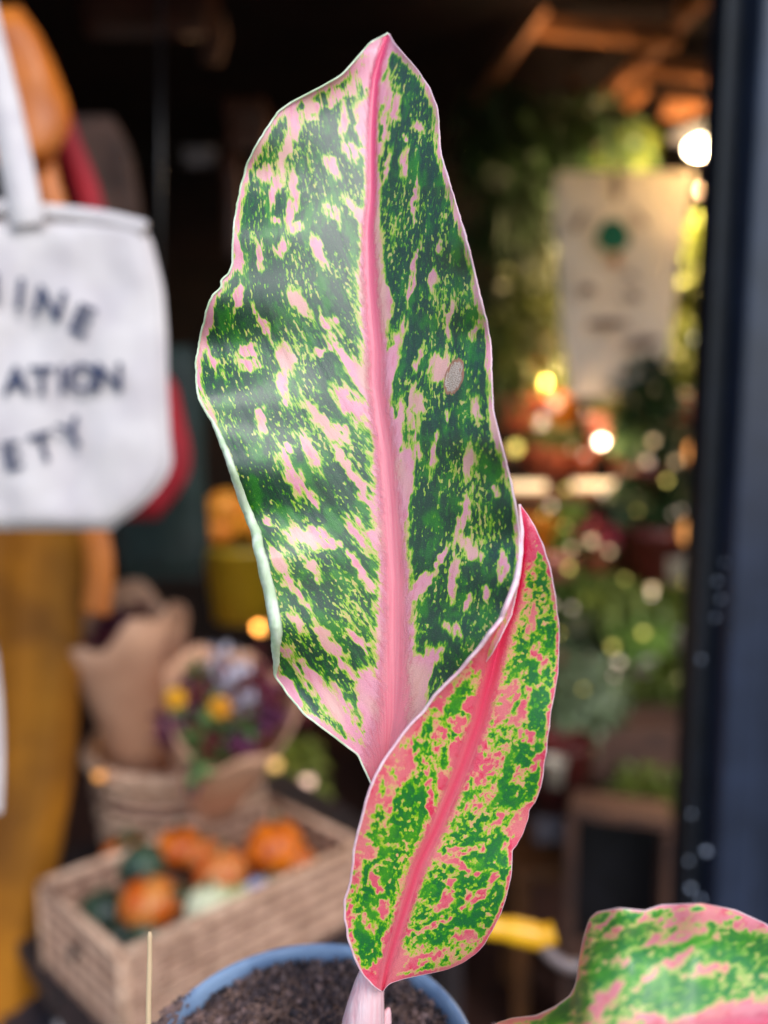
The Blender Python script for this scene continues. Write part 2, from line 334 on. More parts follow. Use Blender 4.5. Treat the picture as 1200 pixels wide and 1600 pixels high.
prm1 = dict(pink=lin(240, 166, 186), pink2=lin(232, 146, 164), cream=lin(232, 190, 164), core=.36, mdk=.15, fresh=lin(40, 134, 22), su=10, sv=66, fu=4.6, fv=15, du=4.8, dv=10, aA=1.15, aB=.62, aC=.75, blob=.54, edge=.50, ew=11, mid=.30, bias=.12, speck=.46, mrag=1.2, rim=1.6, rough=.36, vein=.9, spec=.8, dth=.525, grass=1,
    mid_top=lin(240, 84, 132), mid_low=lin(246, 156, 168), mid_dark=lin(234, 112, 136), rimcol=lin(248, 212, 222),
    ramp=[(0, lin(0, 58, 38)), (.26, lin(6, 76, 36)), (.35, lin(50, 136, 26)), (.44, lin(164, 206, 60)), (.52, lin(226, 192, 138)), (.60, lin(236, 162, 172)), (.95, lin(240, 162, 186))])
m_leaf1 = leafmat('variegated_leaf_pale', prm1)
zero = np.zeros_like(PX)
leaf1 = leaf_mesh('leaf', PX, PY, Z, (FU, FV, zero), (ed, MID, BL), (scar, s, T), [m_leaf1, m_under, m_rim], plant)
leaf1['label'] = 'tall upright leaf, dark green flecked with pale pink, pink midrib and dried scar'

# --- lower furled leaf
L2 = [(811,788),(812,826),(810,863),(803,907),(792,936),(781,965),(759,995),(737,1024),(718,1046),(700,1064),(678,1086),(660,1112),(638,1134),(619,1160),(601,1185),(586,1211),(573,1245),(564,1281),(555,1313),(550,1355),(548,1376),(539,1404),(538,1432),(543,1463),(553,1495),(567,1523),(585,1542),(596,1549)]
R2 = [(813,788),(825,804),(836,822),(847,848),(858,881),(865,914),(870,951),(874,980),(874,1017),(872,1053),(867,1083),(861,1112),(856,1156),(851,1197),(846,1229),(837,1253),(827,1266),(825,1281),(816,1306),(807,1322),(801,1328),(800,1362),(793,1397),(784,1425),(770,1453),(756,1477),(745,1490),(725,1504),(697,1516),(655,1525),(630,1530),(609,1537),(598,1549)]
M2 = [(812,788),(817,826),(815,870),(806,920),(797,955),(784,987),(768,1053),(749,1127),(722,1200),(701,1250),(680,1299),(655,1350),(637,1407),(620,1460),(605,1512),(597,1549)]
B2 = [(830,850,30,12,80),(847,1028,25,7,90),(836,1017,15,7,90),(832,965,22,5,90),(814,1108,28,9,112),(794,1101,35,10,110),(821,1152,15,11,0),(766,1196,30,18,120),(810,1207,14,7,130),(836,1196,20,6,130),(751,1248,22,8,140),(733,1101,13,8,0),
 (711,1130,11,8,0),(685,1152,35,10,100),(711,1174,14,8,100),(667,1207,38,5,80),(632,1200,30,12,120),(672,1250,40,4,80),(606,1250,30,7,95),(581,1330,11,10,0),(690,1218,12,7,90),(756,1253,20,7,145),(777,1281,20,7,130),(807,1295,35,12,115),(732,1327,25,5,165),
 (711,1348,24,8,20),(744,1365,6,5,0),(749,1397,20,8,140),(725,1418,12,5,150),(695,1407,22,9,125),(676,1446,30,5,160),(704,1376,7,6,0),(725,1462,20,11,0),(770,1369,9,9,0),(588,1379,18,7,60),(578,1449,20,6,70),(650,1500,70,12,165),(610,1490,30,10,100),(600,1420,16,6,110)]
NR = 460; ys = np.linspace(788, 1549, NR)
l = fun(L2, ys, 3); r = fun(R2, ys, 2); mdx = fun(M2, ys, 12); mdx = np.clip(mdx, l + .6, r - .6)
jit = np.array([mnoise.noise(Vector((y * .05, 33, 0))) for y in ys]); fade = np.clip((ys - 800) / 60, 0, 1) * np.clip((1540 - ys) / 60, 0, 1)
l = l + jit * 1.5 * fade; r = r + np.roll(jit, 99) * 1.5 * fade
tc = np.concatenate([np.linspace(-1.12, -1.0, 9)[:-1], np.linspace(-1, 0, 80)[:-1], np.linspace(0, 1, 80)])
T, YY = np.meshgrid(tc, ys); LL = l[:, None]; RR = r[:, None]; MM = mdx[:, None]
curl = np.interp(ys, [788, 830, 900, 960, 1060, 1250, 1400, 1549], [1, 6, 8, 6, 3.5, 2, 1, 1])[:, None]; k = np.clip((-1 - T) / .12, 0, 1)
PX = np.where(T < -1, LL + curl * (1 - np.cos(k * math.pi * .62)) / 1.37, np.where(T < 0, MM - (MM - LL) * np.abs(T), MM + (RR - MM) * T)); PY = YY.copy()
s = (YY - 788) / 761
ls = smooth1(l, 30)[:, None]; rs_ = smooth1(r, 30)[:, None]; a = np.clip(np.where(T < 0, (MM - PX) / np.maximum(MM - ls, 5), (PX - MM) / np.maximum(rs_ - MM, 5)), 0, 1.2); a = np.where(T < -1, 1, a)
Z = .2495 + .016 * np.clip(s - .1, 0, 1) ** 1.2
ww = np.clip(s * 4, 0, 1) * np.clip((1 - s) * 4, .1, 1)
Z += np.where(T < 0, -.013 * a ** 1.1, -.008 * a ** 1.5) * ww + .0022 * a ** 2 * np.sin(YY * .024 + np.where(T < 0, 0, 2)) + .0012 * np.exp(-(a / .08) ** 2)
Z += .006 * np.clip(a - .55, 0, 1) ** 1.5 * np.where(T > 0, 1, 0) * np.sin(s * 3)
z_edge = Z[:, 8][:, None]; Z = np.where(T < -1, z_edge - curl * .0002 * np.sin(k * math.pi * .75), Z)
outline = L2 + R2[::-1]; ed = seg_dist(PX, PY, outline); ed = np.where(T < -1, 1.0, np.minimum(ed, np.maximum(np.where(T < 0, PX - LL, RR - PX), 0)))
ed = np.where(T > 0, ed * 1.8, ed * np.interp(YY, [950, 1020, 1400, 1500], [1.2, .55, .75, 1.2]))
hwid = np.interp(ys, [788, 900, 1000, 1150, 1300, 1450, 1549], [8, 11, 15, 16, 14, 12, 9])[:, None]
dm = np.where(T < 0, MM - PX, PX - MM); MID = np.abs(dm) / hwid
# midrib of this leaf is sharp on its left side and bleeds into the right half
FU = np.where(T < 0, PX * .98 + PY * .17, PX * .77 + PY * .64 + 2000); FV = np.where(T < 0, PY * .98 - PX * .17, PY * .77 - PX * .64 + 700)
BL = blobs(PX, PY, B2)
prm2 = dict(pink=lin(238, 106, 128), pink2=lin(234, 74, 104), cream=lin(240, 154, 150), core=.28, mdk=.7, fresh=lin(82, 168, 40), su=19, sv=30, fu=7, fv=10, du=8, dv=10, aA=1.0, aB=1.0, aC=.4, blob=.50, edge=.50, ew=13, mid=.22, bias=.10, speck=.44, mrag=1.2, rim=1.6, rough=.38, vein=.4, dth=.48, spec=.6, grass=.8,
    mid_top=lin(236, 44, 94), mid_low=lin(242, 140, 150), mid_dark=lin(232, 70, 104), rimcol=lin(246, 200, 212),
    ramp=[(0, lin(14, 112, 50)), (.22, lin(22, 128, 40)), (.31, lin(84, 172, 34)), (.40, lin(178, 210, 64)), (.50, lin(238, 178, 140)), (.60, lin(240, 138, 146)), (.74, lin(238, 104, 126)), (.95, lin(236, 84, 112))])
m_leaf2 = leafmat('variegated_leaf_rose', prm2); zero = np.zeros_like(PX)
leaf2 = leaf_mesh('leaf', PX, PY, Z, (FU, FV, zero), (ed, MID, BL), (zero, s, T), [m_leaf2, m_rim, m_rim], plant)
leaf2['label'] = 'smaller furled leaf in front, bright green with deep rose blotches and midrib'

# --- near leaf at lower right (columns run down the picture)
TOP = [(772,1601),(778,1597),(800,1590),(837,1586),(867,1572),(890,1555),(899,1538),(903,1515),(905,1492),(912,1460),(921,1434),(933,1424),(967,1418),(1008,1422),(1033,1413),(1096,1411),(1150,1421),(1196,1442),(1240,1475),(1290,1530),(1330,1600),(1350,1650)]
xs = np.linspace(772, 1350, 300); tp = np.array(TOP, float); ty = smooth1(np.interp(xs, tp[:, 0], tp[:, 1]), 2)
by = np.interp(xs, [772, 850, 1000, 1200, 1350], [1602, 1720, 1800, 1780, 1652]); vv = np.linspace(0, 1, 120)
V_, XX = np.meshgrid(vv, xs); TY = ty[:, None]; BY = by[:, None]
PX = XX + 0; PY = TY + (BY - TY) * V_
Z = .226 - .035 * V_ + .006 * np.sin(XX * .016 + 1) * (1 - V_) + .003 * np.sin(XX * .05) * (1 - V_) ** 3 - .01 * (XX - 772) / 578
Z += .012 * np.exp(-(V_ / .12) ** 2)
ed = np.minimum(seg_dist(PX, PY, TOP), (PY - TY) + 0)
midy = 1640 - (PX - 900) * .12; MID = np.abs(PY - midy) / 22
FU = PY * .86 + PX * .5; FV = PX * .86 - PY * .5
B3 = [(940,1445,18,7,150),(1050,1438,50,9,178),(1110,1430,60,9,5),(1170,1445,40,10,20),(1060,1465,35,7,165),(1020,1470,20,6,150),(1065,1495,30,9,155),(1090,1518,35,8,170),(1010,1530,30,8,145),(960,1545,25,8,130),(935,1570,22,10,120),(1015,1590,16,8,20),(1150,1590,60,20,165),(960,1455,16,5,140),(975,1500,14,5,130),(800,1597,40,6,170)]
prm3 = dict(prm2, su=24, sv=60, fu=9, fv=18, du=10, dv=18, ew=6, edge=.45, bias=.10, pink=lin(240, 150, 158), pink2=lin(238, 120, 134), mid_top=lin(240, 120, 140), mid_low=lin(240, 130, 150), rimcol=lin(244, 214, 216),
    ramp=[(0, lin(52, 128, 62)), (.22, lin(74, 148, 62)), (.33, lin(130, 182, 82)), (.42, lin(192, 204, 116)), (.50, lin(236, 178, 144)), (.60, lin(240, 142, 146)), (.95, lin(238, 126, 140))])
m_leaf3 = leafmat('variegated_leaf_near', prm3); zero = np.zeros_like(PX)
leaf3 = leaf_mesh('leaf', PX, PY, Z, (FU, FV, zero), (ed, MID, blobs(PX, PY, B3)), (zero, (XX - 772) / 578, V_), [m_leaf3, m_under, m_rim], plant, flip=True)
leaf3['label'] = 'blurred near leaf spreading at the lower right corner, green with coral pink streaks'

# --- stem, sprout, petioles
m_stem = mat('pink_stem', lin(246, 214, 220), lin(240, 178, 186), .42, 60, .25, stretch=(9, 9, .8), lo=.3, hi=.7)
def stem(pts, rad, name='stem', n=20): return MB().tube(pts, rad, n).build(name, m_stem, plant)
def curve(pts, n=14):
    out = []
    for i in range(len(pts) - 1):
        p0 = pts[max(i - 1, 0)]; p1 = pts[i]; p2 = pts[i + 1]; p3 = pts[min(i + 2, len(pts) - 1)]
        for j in range(n):
            t = j / n; out.append(.5 * ((2 * p1) + (p2 - p0) * t + (2 * p0 - 5 * p1 + 4 * p2 - p3) * t * t + (3 * p1 - p0 - 3 * p2 + p3) * t ** 3))
    return out + [pts[-1]]
c_ = curve([P(556, 1760, .290), P(561, 1670, .281), P(568, 1600, .275), P(576, 1545, .2722), P(588, 1490, .2725), P(604, 1420, .2722)], 10)
stem(c_, list(np.interp(np.linspace(0, 1, len(c_)), [0, .4, .62, .78, 1], [.0088, .0077, .0054, .0032, .001])))
c_ = curve([P(566, 1700, .296), P(580, 1560, .285), P(592, 1400, .279), P(592, 1300, .276), P(590, 1225, .273)], 10)
stem(c_, list(np.interp(np.linspace(0, 1, len(c_)), [0, 1], [.005, .0022])))
c_ = curve([P(612, 1680, .285), P(600, 1620, .282), P(603, 1592, .281), P(608, 1574, .281)], 8)
stem(c_, list(np.interp(np.linspace(0, 1, len(c_)), [0, .5, .85, 1], [.004, .0028, .0013, .0002])), 'sprout', 12)
c_ = curve([P(560, 1770, .295), P(760, 1850, .26), P(960, 1800, .21), P(1060, 1700, .185)], 10); stem(c_, .004)

# ------------------------------------------------------------------ pot + soil
m_rimblue = mat('blue_plastic', lin(134, 158, 190), lin(98, 122, 158), .4, 40, .3, lo=.35, hi=.6)
m_soil = mat('potting_soil', lin(62, 48, 46), lin(24, 19, 20), .95, 260, 1.0, detail=6)
m_bits = mat('soil_bits', lin(140, 112, 106), lin(70, 56, 56), .9, 120, .6)
m_fib = mat('coir_fibre', lin(150, 118, 104), lin(80, 58, 52), .85, 100, .3)
c0 = P(485, 1652, .298); rr = .0655; KP = rr / .0602
prof = [(.040, -.105), (.043, -.106), (.0555 * KP, -.012), (.0575 * KP, -.011), (rr - .0008, -.001), (rr, 0), (rr - .0012, .0012), (rr - .0026, .0008), (rr - .0032, -.002), (.0545 * KP, -.02), (.041, -.1), (.001, -.1)]
prof = [(r_ * (c0 - c0).length + r_, z_) for r_, z_ in prof]
MB().lathe(prof, 96, c0).build('pot', m_rimblue, plant, bevel=0)
sb = MB(); ns = 90; vs = []; fs = []
for j in range(ns):
    for i in range(ns):
        x = (i / (ns - 1) * 2 - 1); y = (j / (ns - 1) * 2 - 1)
        # square to disc
        dx = x * math.sqrt(max(0, 1 - y * y / 2)); dy = y * math.sqrt(max(0, 1 - x * x / 2)); X_ = dx * .0555 * KP; Y_ = dy * .0555 * KP
        h = mnoise.noise(Vector((X_ * 60, Y_ * 60, 0))) * .003 + mnoise.noise(Vector((X_ * 220, Y_ * 220, 4))) * .0018
        vs.append(c0 + Vector((X_, Y_, -.0085 + h + .002 * (dx * dx + dy * dy))))
for j in range(ns - 1):
    for i in range(ns - 1): fs.append((j * ns + i, j * ns + i + 1, (j + 1) * ns + i + 1, (j + 1) * ns + i))
sb.add(vs, fs).build('soil', m_soil, plant)
cb = MB(); fb = MB(); cb2 = MB()
for i in range(5200):
    a_ = random.uniform(0, 2 * math.pi); q = math.sqrt(random.random()) * .0598; X_, Y_ = q * math.cos(a_), q * math.sin(a_)
    h = mnoise.noise(Vector((X_ * 60, Y_ * 60, 0))) * .003 - .0072 + .002 * (q / .055) ** 2 + random.uniform(-.0006, .0016)
    p = c0 + Vector((X_, Y_, h)); s_ = random.uniform(.0006, .0019) * (1.8 if random.random() < .12 else 1)
    M_ = Euler((random.uniform(0, 6), random.uniform(0, 6), random.uniform(0, 6))).to_matrix()
    pts = [M_ @ Vector(v) * s_ + p for v in ((1, 0, 0), (-.9, .2, 0), (0, 1.1, .1), (.1, -.8, 0), (0, .2, .7), (.2, 0, -.8))]
    (cb if i % 3 else cb2).add(pts, [(0, 2, 4), (2, 1, 4), (1, 3, 4), (3, 0, 4), (2, 0, 5), (1, 2, 5), (3, 1, 5), (0, 3, 5)])
m_bits2 = mat('soil_dark_bits', lin(84, 66, 66), lin(40, 32, 36), .9, 160, .6)
cb.build('soil_crumbs', m_bits2, plant, smooth=False, kind='stuff'); cb2.build('soil_crumbs', m_bits, plant, smooth=False, kind='stuff')
for i in range(2400):
    a_ = random.uniform(0, 2 * math.pi); q = math.sqrt(random.random()) * .058; p = c0 + Vector((q * math.cos(a_), q * math.sin(a_), -.0055 + random.uniform(-.001, .0015)))
    L_ = random.uniform(.003, .010) * (1.8 if random.random() < .08 else 1); b_ = random.uniform(0, 6.28); d = Vector((math.cos(b_), math.sin(b_), random.uniform(-.2, .3)))
    sd = Vector((-d.y, d.x, 0)) * random.uniform(-.2, .2)
    fb.tube([p - d * L_ / 2, p + sd * L_, p + d * L_ / 2], [.0002, random.uniform(.00022, .0007), .00012], 4)
fb.build('soil_fibres', m_fib, plant, kind='stuff')
# crumbs spilt on the rim at the left
sp_ = MB()
for i in range(160):
    an_ = R(random.gauss(161, 5)); rq = rr + random.gauss(-.0012, .0022); p = c0 + Vector((rq * math.cos(an_), rq * math.sin(an_), random.uniform(-.001, .0016) + (.001 if abs(rq - rr + .0015) < .002 else -.002)))
    s_ = random.uniform(.0005, .0016); M_ = Euler((random.uniform(0, 6), random.uniform(0, 6), 0)).to_matrix()
    pts = [M_ @ Vector(v) * s_ + p for v in ((1, 0, 0), (-.9, .2, 0), (0, 1.1, .1), (.1, -.8, 0), (0, .2, .7), (.2, 0, -.8))]
    sp_.add(pts, [(0, 2, 4), (2, 1, 4), (1, 3, 4), (3, 0, 4), (2, 0, 5), (1, 2, 5), (3, 1, 5), (0, 3, 5)])
sp_.build('soil_crumbs', m_bits, plant, smooth=False, kind='stuff')

# stand under the pot (below the frame) and the dry straw
m_woodD = mat('dark_wood', lin(70, 45, 34), lin(42, 27, 22), .6, 20, .3, stretch=(1, 1, 8))
bz = c0.z - .1065
stand = thing('plant_stand', 'dark round wooden stand that carries the variegated plant', 'plant stand', (c0.x, c0.y, 0))
MB().lathe([(.001, bz - .022), (.10, bz - .022), (.103, bz - .011), (.10, bz - .0005), (.001, bz - .0005)], 40, (c0.x, c0.y, 0)).build('stand_top', m_woodD, stand)
MB().lathe([(.02, .02), (.018, bz - .3), (.03, bz - .0225)], 20, (c0.x, c0.y, 0)).build('stand_column', m_woodD, stand)
MB().lathe([(.001, 0), (.13, 0), (.13, .012), (.02, .03), (.001, .03)], 32, (c0.x, c0.y, 0)).build('stand_foot', m_woodD, stand)
m_straw = mat('dry_straw', lin(214, 184, 146), lin(176, 142, 108), .7, 80, .2, stretch=(1, 1, .1))
p1 = P(234, 1456, .272); p0 = P(232, 1600, .272); dirv = (p0 - p1).normalized(); pb = p1 + dirv * ((p1.z - bz) / -dirv.z)
tag(MB().tube(curve([pb, (pb + p0) / 2 + Vector((.001, 0, 0)), p0, P(233.5, 1520, .272), p1], 6), [.0010] * 20 + [.0009] * 4 + [.0006], 8).build('dry_stalk', m_straw), 'thin straw-coloured dry stalk standing upright left of the blue pot', 'stalk')

# ------------------------------------------------------------------ hanging bags and cloth
def slab(name, Lp, Rp, z, T_, m, parent=None, nr=40, ncx=24, wrinkle=.004, seed=0, tilt=0, kb=2, pw=6):
    """a soft filled panel: outline given by its two sides, thickness T_"""
    y0 = max(min(p[1] for p in Lp), min(p[1] for p in Rp)); y1 = min(max(p[1] for p in Lp), max(p[1] for p in Rp))
    ys_ = np.linspace(y0, y1, nr); l_ = fun(Lp, ys_, kb); r_ = fun(Rp, ys_, kb); mb = MB(); vs = []; 
    for side in (-1, 1):
        for j, y in enumerate(ys_):
            for i in range(ncx):
                u = i / (ncx - 1); x = l_[j] + (r_[j] - l_[j]) * u; e = (1 - abs(2 * u - 1) ** pw) ** .5 * (1 - abs(2 * j / (nr - 1) - 1) ** (pw * 1.7)) ** .5
                nn = mnoise.noise(Vector((x * .012 + seed, y * .008, side))) * wrinkle + mnoise.noise(Vector((x * .04 + seed, y * .02, side))) * wrinkle * .35
                vs.append(P(x, y, z + tilt * (j / (nr - 1) - .5) + side * T_ / 2 * e + nn * e))
    fs = []; o2 = nr * ncx
    for j in range(nr - 1):
        for i in range(ncx - 1):
            q = j * ncx + i; fs += [(q, q + ncx, q + ncx + 1, q + 1), (o2 + q, o2 + q + 1, o2 + q + ncx + 1, o2 + q + ncx)]
    for j in range(nr - 1):
        q = j * ncx; fs.append((q, o2 + q, o2 + q + ncx, q + ncx)); q = j * ncx + ncx - 1; fs.append((q, q + ncx, o2 + q + ncx, o2 + q))
    for i in range(ncx - 1): fs.append((i, i + 1, o2 + i + 1, o2 + i)); q = (nr - 1) * ncx + i; fs.append((q, o2 + q, o2 + q + 1, q + 1))
    return mb.add(vs, fs).build(name, m, parent)
def strap(name, pts, wd, m, parent, z, th=.003):
    """flat band through pixel points"""
    vs = []; fs = []
    pts = [P(x, y, z if len(q) == 0 else q[0]) for (x, y, *q) in pts]; pts = curve(pts, 8)
    for i, p in enumerate(pts):
        t = (pts[min(i + 1, len(pts) - 1)] - pts[max(i - 1, 0)]).normalized(); s_ = t.cross(FW).normalized()
        for a_, b_ in ((-1, -1), (1, -1), (1, 1), (-1, 1)): vs.append(p + s_ * wd / 2 * a_ + FW * th / 2 * b_)
    for i in range(len(pts) - 1):
        for k_ in range(4): fs.append((i * 4 + k_, i * 4 + (k_ + 1) % 4, (i + 1) * 4 + (k_ + 1) % 4, (i + 1) * 4 + k_))
    fs += [(3, 2, 1, 0), tuple((len(pts) - 1) * 4 + k_ for k_ in range(4))]
    return MB().add(vs, fs).build(name, m, parent)
m_canvas = mat('white_canvas', lin(214, 205, 204), lin(200, 190, 192), .85, 25, .25)
m_navy = mat('navy_ink', lin(50, 60, 92), lin(40, 48, 78), .8, 60, .05)
m_orange = mat('orange_leather', lin(214, 122, 40), lin(176, 92, 28), .45, 14, .4)
m_ochre = mat('ochre_cloth', lin(178, 112, 8), lin(124, 74, 4), .8, 8, .5)
m_red = mat('dark_red_canvas', lin(160, 16, 34), lin(124, 10, 28), .75, 18, .3)
m_green = mat('bottle_green_canvas', lin(10, 34, 30), lin(6, 22, 20), .75, 18, .3)
m_brown = mat('brown_felt', lin(88, 62, 52), lin(60, 42, 36), .85, 14, .4)
m_grey = mat('grey_cloth', lin(118, 110, 116), lin(84, 78, 84), .85, 14, .4)
ZB = .66
tote = thing('tote_bag', 'white canvas tote bag with navy lettering hanging at the left edge', 'tote bag', P(60, 600, ZB))
slab('bag_body', [(-190, 318), (-205, 420), (-210, 600), (-205, 740), (-150, 828)], [(200, 340), (222, 352), (236, 372), (246, 410), (256, 455), (261, 520), (262, 600), (266, 680), (270, 722), (262, 745), (240, 775), (212, 800), (196, 812), (180, 820), (0, 828)][:-1] + [(176, 828)], ZB, .034, m_canvas, tote, 60, 40, .006, 2, kb=1, pw=14)
# hem along the top and straps up to the hook
strap('hem', [(-188, 322), (-60, 322), (60, 331), (160, 342), (228, 358)], .012, m_canvas, tote, ZB - .012, .008)
strap('strap', [(42, 352, ZB - .022), (34, 300, ZB - .02), (12, 190, ZB), (-14, 80, ZB + .02), (-40, -30, ZB + .03)], .028, m_canvas, tote, ZB)
strap('strap', [(-160, 352, ZB - .022), (-150, 300, ZB - .02), (-120, 190, ZB), (-80, 80, ZB + .02), (-40, -30, ZB + .03)], .028, m_canvas, tote, ZB)
def letter(ch, px, py, hpx, rot, sx=1.0):
    cu = bpy.data.curves.new('letter', 'FONT'); cu.body = ch; cu.align_x = 'CENTER'; cu.align_y = 'CENTER'; cu.extrude = .02; cu.offset = .018
    to = bpy.data.objects.new('tmp', cu); me = bpy.data.meshes.new_from_object(to); bpy.data.objects.remove(to); bpy.data.curves.remove(cu)
    zz = ZB - .0215; s_ = hpx / F * zz / .70
    co = np.array([v.co[:] for v in me.vertices]); c_ = (co.max(0) + co.min(0)) / 2; a_ = R(rot); o_ = P(px, py, zz)
    for v in me.vertices:
        x = (v.co.x - c_[0]) * s_ * sx; y = (v.co.y - c_[1]) * s_; x, y = x * math.cos(a_) - y * math.sin(a_), x * math.sin(a_) + y * math.cos(a_)
        v.co = o_ + Vector((x, 0, 0)) + UP * y - FW * (v.co.z * .02)
    me.materials.append(m_navy); o = bpy.data.objects.new('printed_letter', me); col.objects.link(o); o.parent = tote; o.matrix_parent_inverse = Matrix.Translation(tote.location).inverted()
    o['label'] = 'printed navy letter ' + ch
for a_ in [('H', -24, 451, 47, 2), ('I', 31, 459, 47, -6), ('N', 77, 474, 47, -14), ('E', 129, 500, 47, -24), ('A', 25, 594, 43, 1), ('T', 65, 594, 43, 1), ('I', 97, 592, 43, 1), ('O', 129, 590, 43, 1), ('N', 170, 589, 43, 1), ('E', 19, 712, 44, 10), ('T', 67, 698, 44, 17), ('Y', 113, 677, 44, 25)]: letter(*a_)
# orange bag above / behind
ob = thing('orange_bag', 'orange leather bag hanging behind the white tote at the top left', 'bag', P(40, 150, .95))
slab('bag_body', [(-120, 10), (-130, 100), (-110, 200), (-90, 262)], [(30, 10), (60, 48), (85, 100), (108, 160), (112, 195), (98, 225), (76, 262)], .95, .07, m_orange, ob, 30, 20, .01, 5)
strap('strap', [(60, 230, .95), (72, 290, .94), (84, 350, .94), (100, 600, .95), (140, 800, .96), (156, 880, .96), (150, 960, .96)], .034, m_orange, ob, .95, .006)
rd = thing('red_bag', 'dark red canvas bag hanging behind the white tote', 'bag', P(220, 650, 1.0))
slab('bag_body', [(100, 560), (100, 700), (190, 812)], [(240, 560), (276, 600), (286, 650), (300, 705), (296, 745), (262, 795), (240, 815)], .98, .06, m_red, rd, 30, 20, .01, 9)
strap('strap', [(88, 170, 1.0), (108, 230, 1.0), (138, 310, 1.0), (180, 480, 1.0), (200, 600, 1.0)], .034, m_red, rd, 1.0)
gb = thing('green_bag', 'bottle green bag hanging behind the red bag above the bouquets', 'bag', P(250, 750, 1.12))
slab('bag_body', [(170, 540), (172, 700), (180, 870), (205, 912)], [(306, 540), (320, 640), (322, 760), (330, 850), (310, 905)], 1.12, .06, m_green, gb, 30, 20, .01, 12)
MB().tube([P(250, 552, 1.12), P(252, -80, 1.17)], .004, 6).build('hanging_cord', m_black, gb)
bs = thing('brown_coat', 'grey-brown felt coat hanging in the dark beside the red strap', 'coat', P(180, 250, 1.2))
slab('coat_body', [(110, 180), (120, 260), (135, 330), (150, 560)], [(175, 180), (205, 230), (220, 320), (235, 560)], 1.2, .05, m_brown, bs, 30, 16, .012, 15)
ob2 = thing('hanging_rail', 'dark metal rail the bags hang from at the upper left', 'rail', P(-80, -60, 1.0))
MB().tube([P(-300, -90, .9) , P(420, -90, 1.25)], .01, 10).build('rail_bar', m_black, ob2)
for x_, z_ in ((-40, .98), (60, 1.03), (150, 1.1)):
    MB().tube(curve([P(x_, -88, z_), P(x_ + 12, -60, z_), P(x_, -30, z_)], 6), .003, 8).build('hook', m_black, ob2)
MB().tube([P(-300, -90, .9), P(-300, -90, .9) + Vector((0, 0, .7))], .006, 8).build('hanger_rod', m_black, ob2)
MB().tube([P(420, -90, 1.25), P(420, -90, 1.25) + Vector((0, 0, .55))], .006, 8).build('hanger_rod', m_black, ob2)
# ochre curtain at the left
oc = MB(); vs = []; fs = []; n1, n2 = 30, 40
for j in range(n1):
    y = 560 + (2000 - 560) * j / (n1 - 1)
    for i in range(n2):
        u = i / (n2 - 1); e = np.interp(y, [560, 830, 1200, 1500, 2000], [150, 138, 118, 66, 30]); x = -190 + (e + 190) * u
        vs.append(P(x, y, 1.05 + .10 * u + .010 * math.sin(u * 17 + y * .002) + .02 * u * u))
for j in range(n1 - 1):
    for i in range(n2 - 1): q = j * n2 + i; fs.append((q, q + n2, q + n2 + 1, q + 1))
o = oc.add(vs, fs).build('ochre_curtain', m_ochre); sm = o.modifiers.new('thick', 'SOLIDIFY'); sm.thickness = .006; tag(o, 'ochre yellow curtain hanging in folds below the white tote', 'curtain')
# small pale tag at the very left
tag(slab('cloth_tag', [(-60, 1000), (-60, 1270)], [(-8, 1000), (2, 1080), (5, 1180), (3, 1260), (0, 1270)], .8, .01, m_canvas, None, 12, 8), 'pale cloth edge just visible at the left border below the tote', 'cloth')

# ------------------------------------------------------------------ bench, crate with gourds, basket, bouquets
m_wick = mat('wicker', lin(226, 186, 158), lin(180, 138, 112), .75, 60, .5)
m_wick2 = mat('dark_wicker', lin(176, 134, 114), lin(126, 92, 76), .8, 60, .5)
m_kraft = mat('kraft_paper', lin(220, 168, 136), lin(196, 144, 114), .8, 12, .3)
RIM = .707; c1 = hit(190, 1496, RIM); c2 = hit(65, 1385, RIM); c3 = hit(562, 1322, RIM)
eu = (c3 - c1); LU = eu.length; eu.normalize(); ev = Vector((-eu.y, eu.x, 0)); LV = (c2 - c1).length; H = .118; BT = RIM - H
crate = thing('wicker_crate', 'rectangular woven crate filled with small gourds', 'crate', (c1.x, c1.y, BT))
Mr = Matrix((eu, ev, Vector((0, 0, 1)))).transposed()
nb = 11; bh = H / nb
def wband(a, b, zc, out, name='woven_band', ph=0):
    d = b - a; L_ = d.length; d = d.normalized(); n_ = max(6, int(L_ / .015)); vs = []; fs = []
    for i in range(n_ * 3 + 1):
        t = i / (n_ * 3); off = math.sin(t * n_ * math.pi + ph) * .0013; p = a + d * L_ * t + out * off; p.z = zc
        for dz, do in ((-bh * .46, -.0015), (-bh * .46, .0018), (0, .0034), (bh * .46, .0018), (bh * .46, -.0015)): vs.append(p + out * do + Vector((0, 0, dz)))
    for i in range(n_ * 3):
        for k_ in range(5): fs.append((i * 5 + k_, (i + 1) * 5 + k_, (i + 1) * 5 + (k_ + 1) % 5, i * 5 + (k_ + 1) % 5))
    fs += [(0, 1, 2, 3, 4), tuple(n_ * 15 + k_ for k_ in (4, 3, 2, 1, 0))]
    return MB().add(vs, fs).build(name, m_wick if ph == 0 else m_wick2, crate)
cc = [c1, c1 + eu * LU, c2 + eu * LU, c2]; cen = (cc[0] + cc[2]) / 2
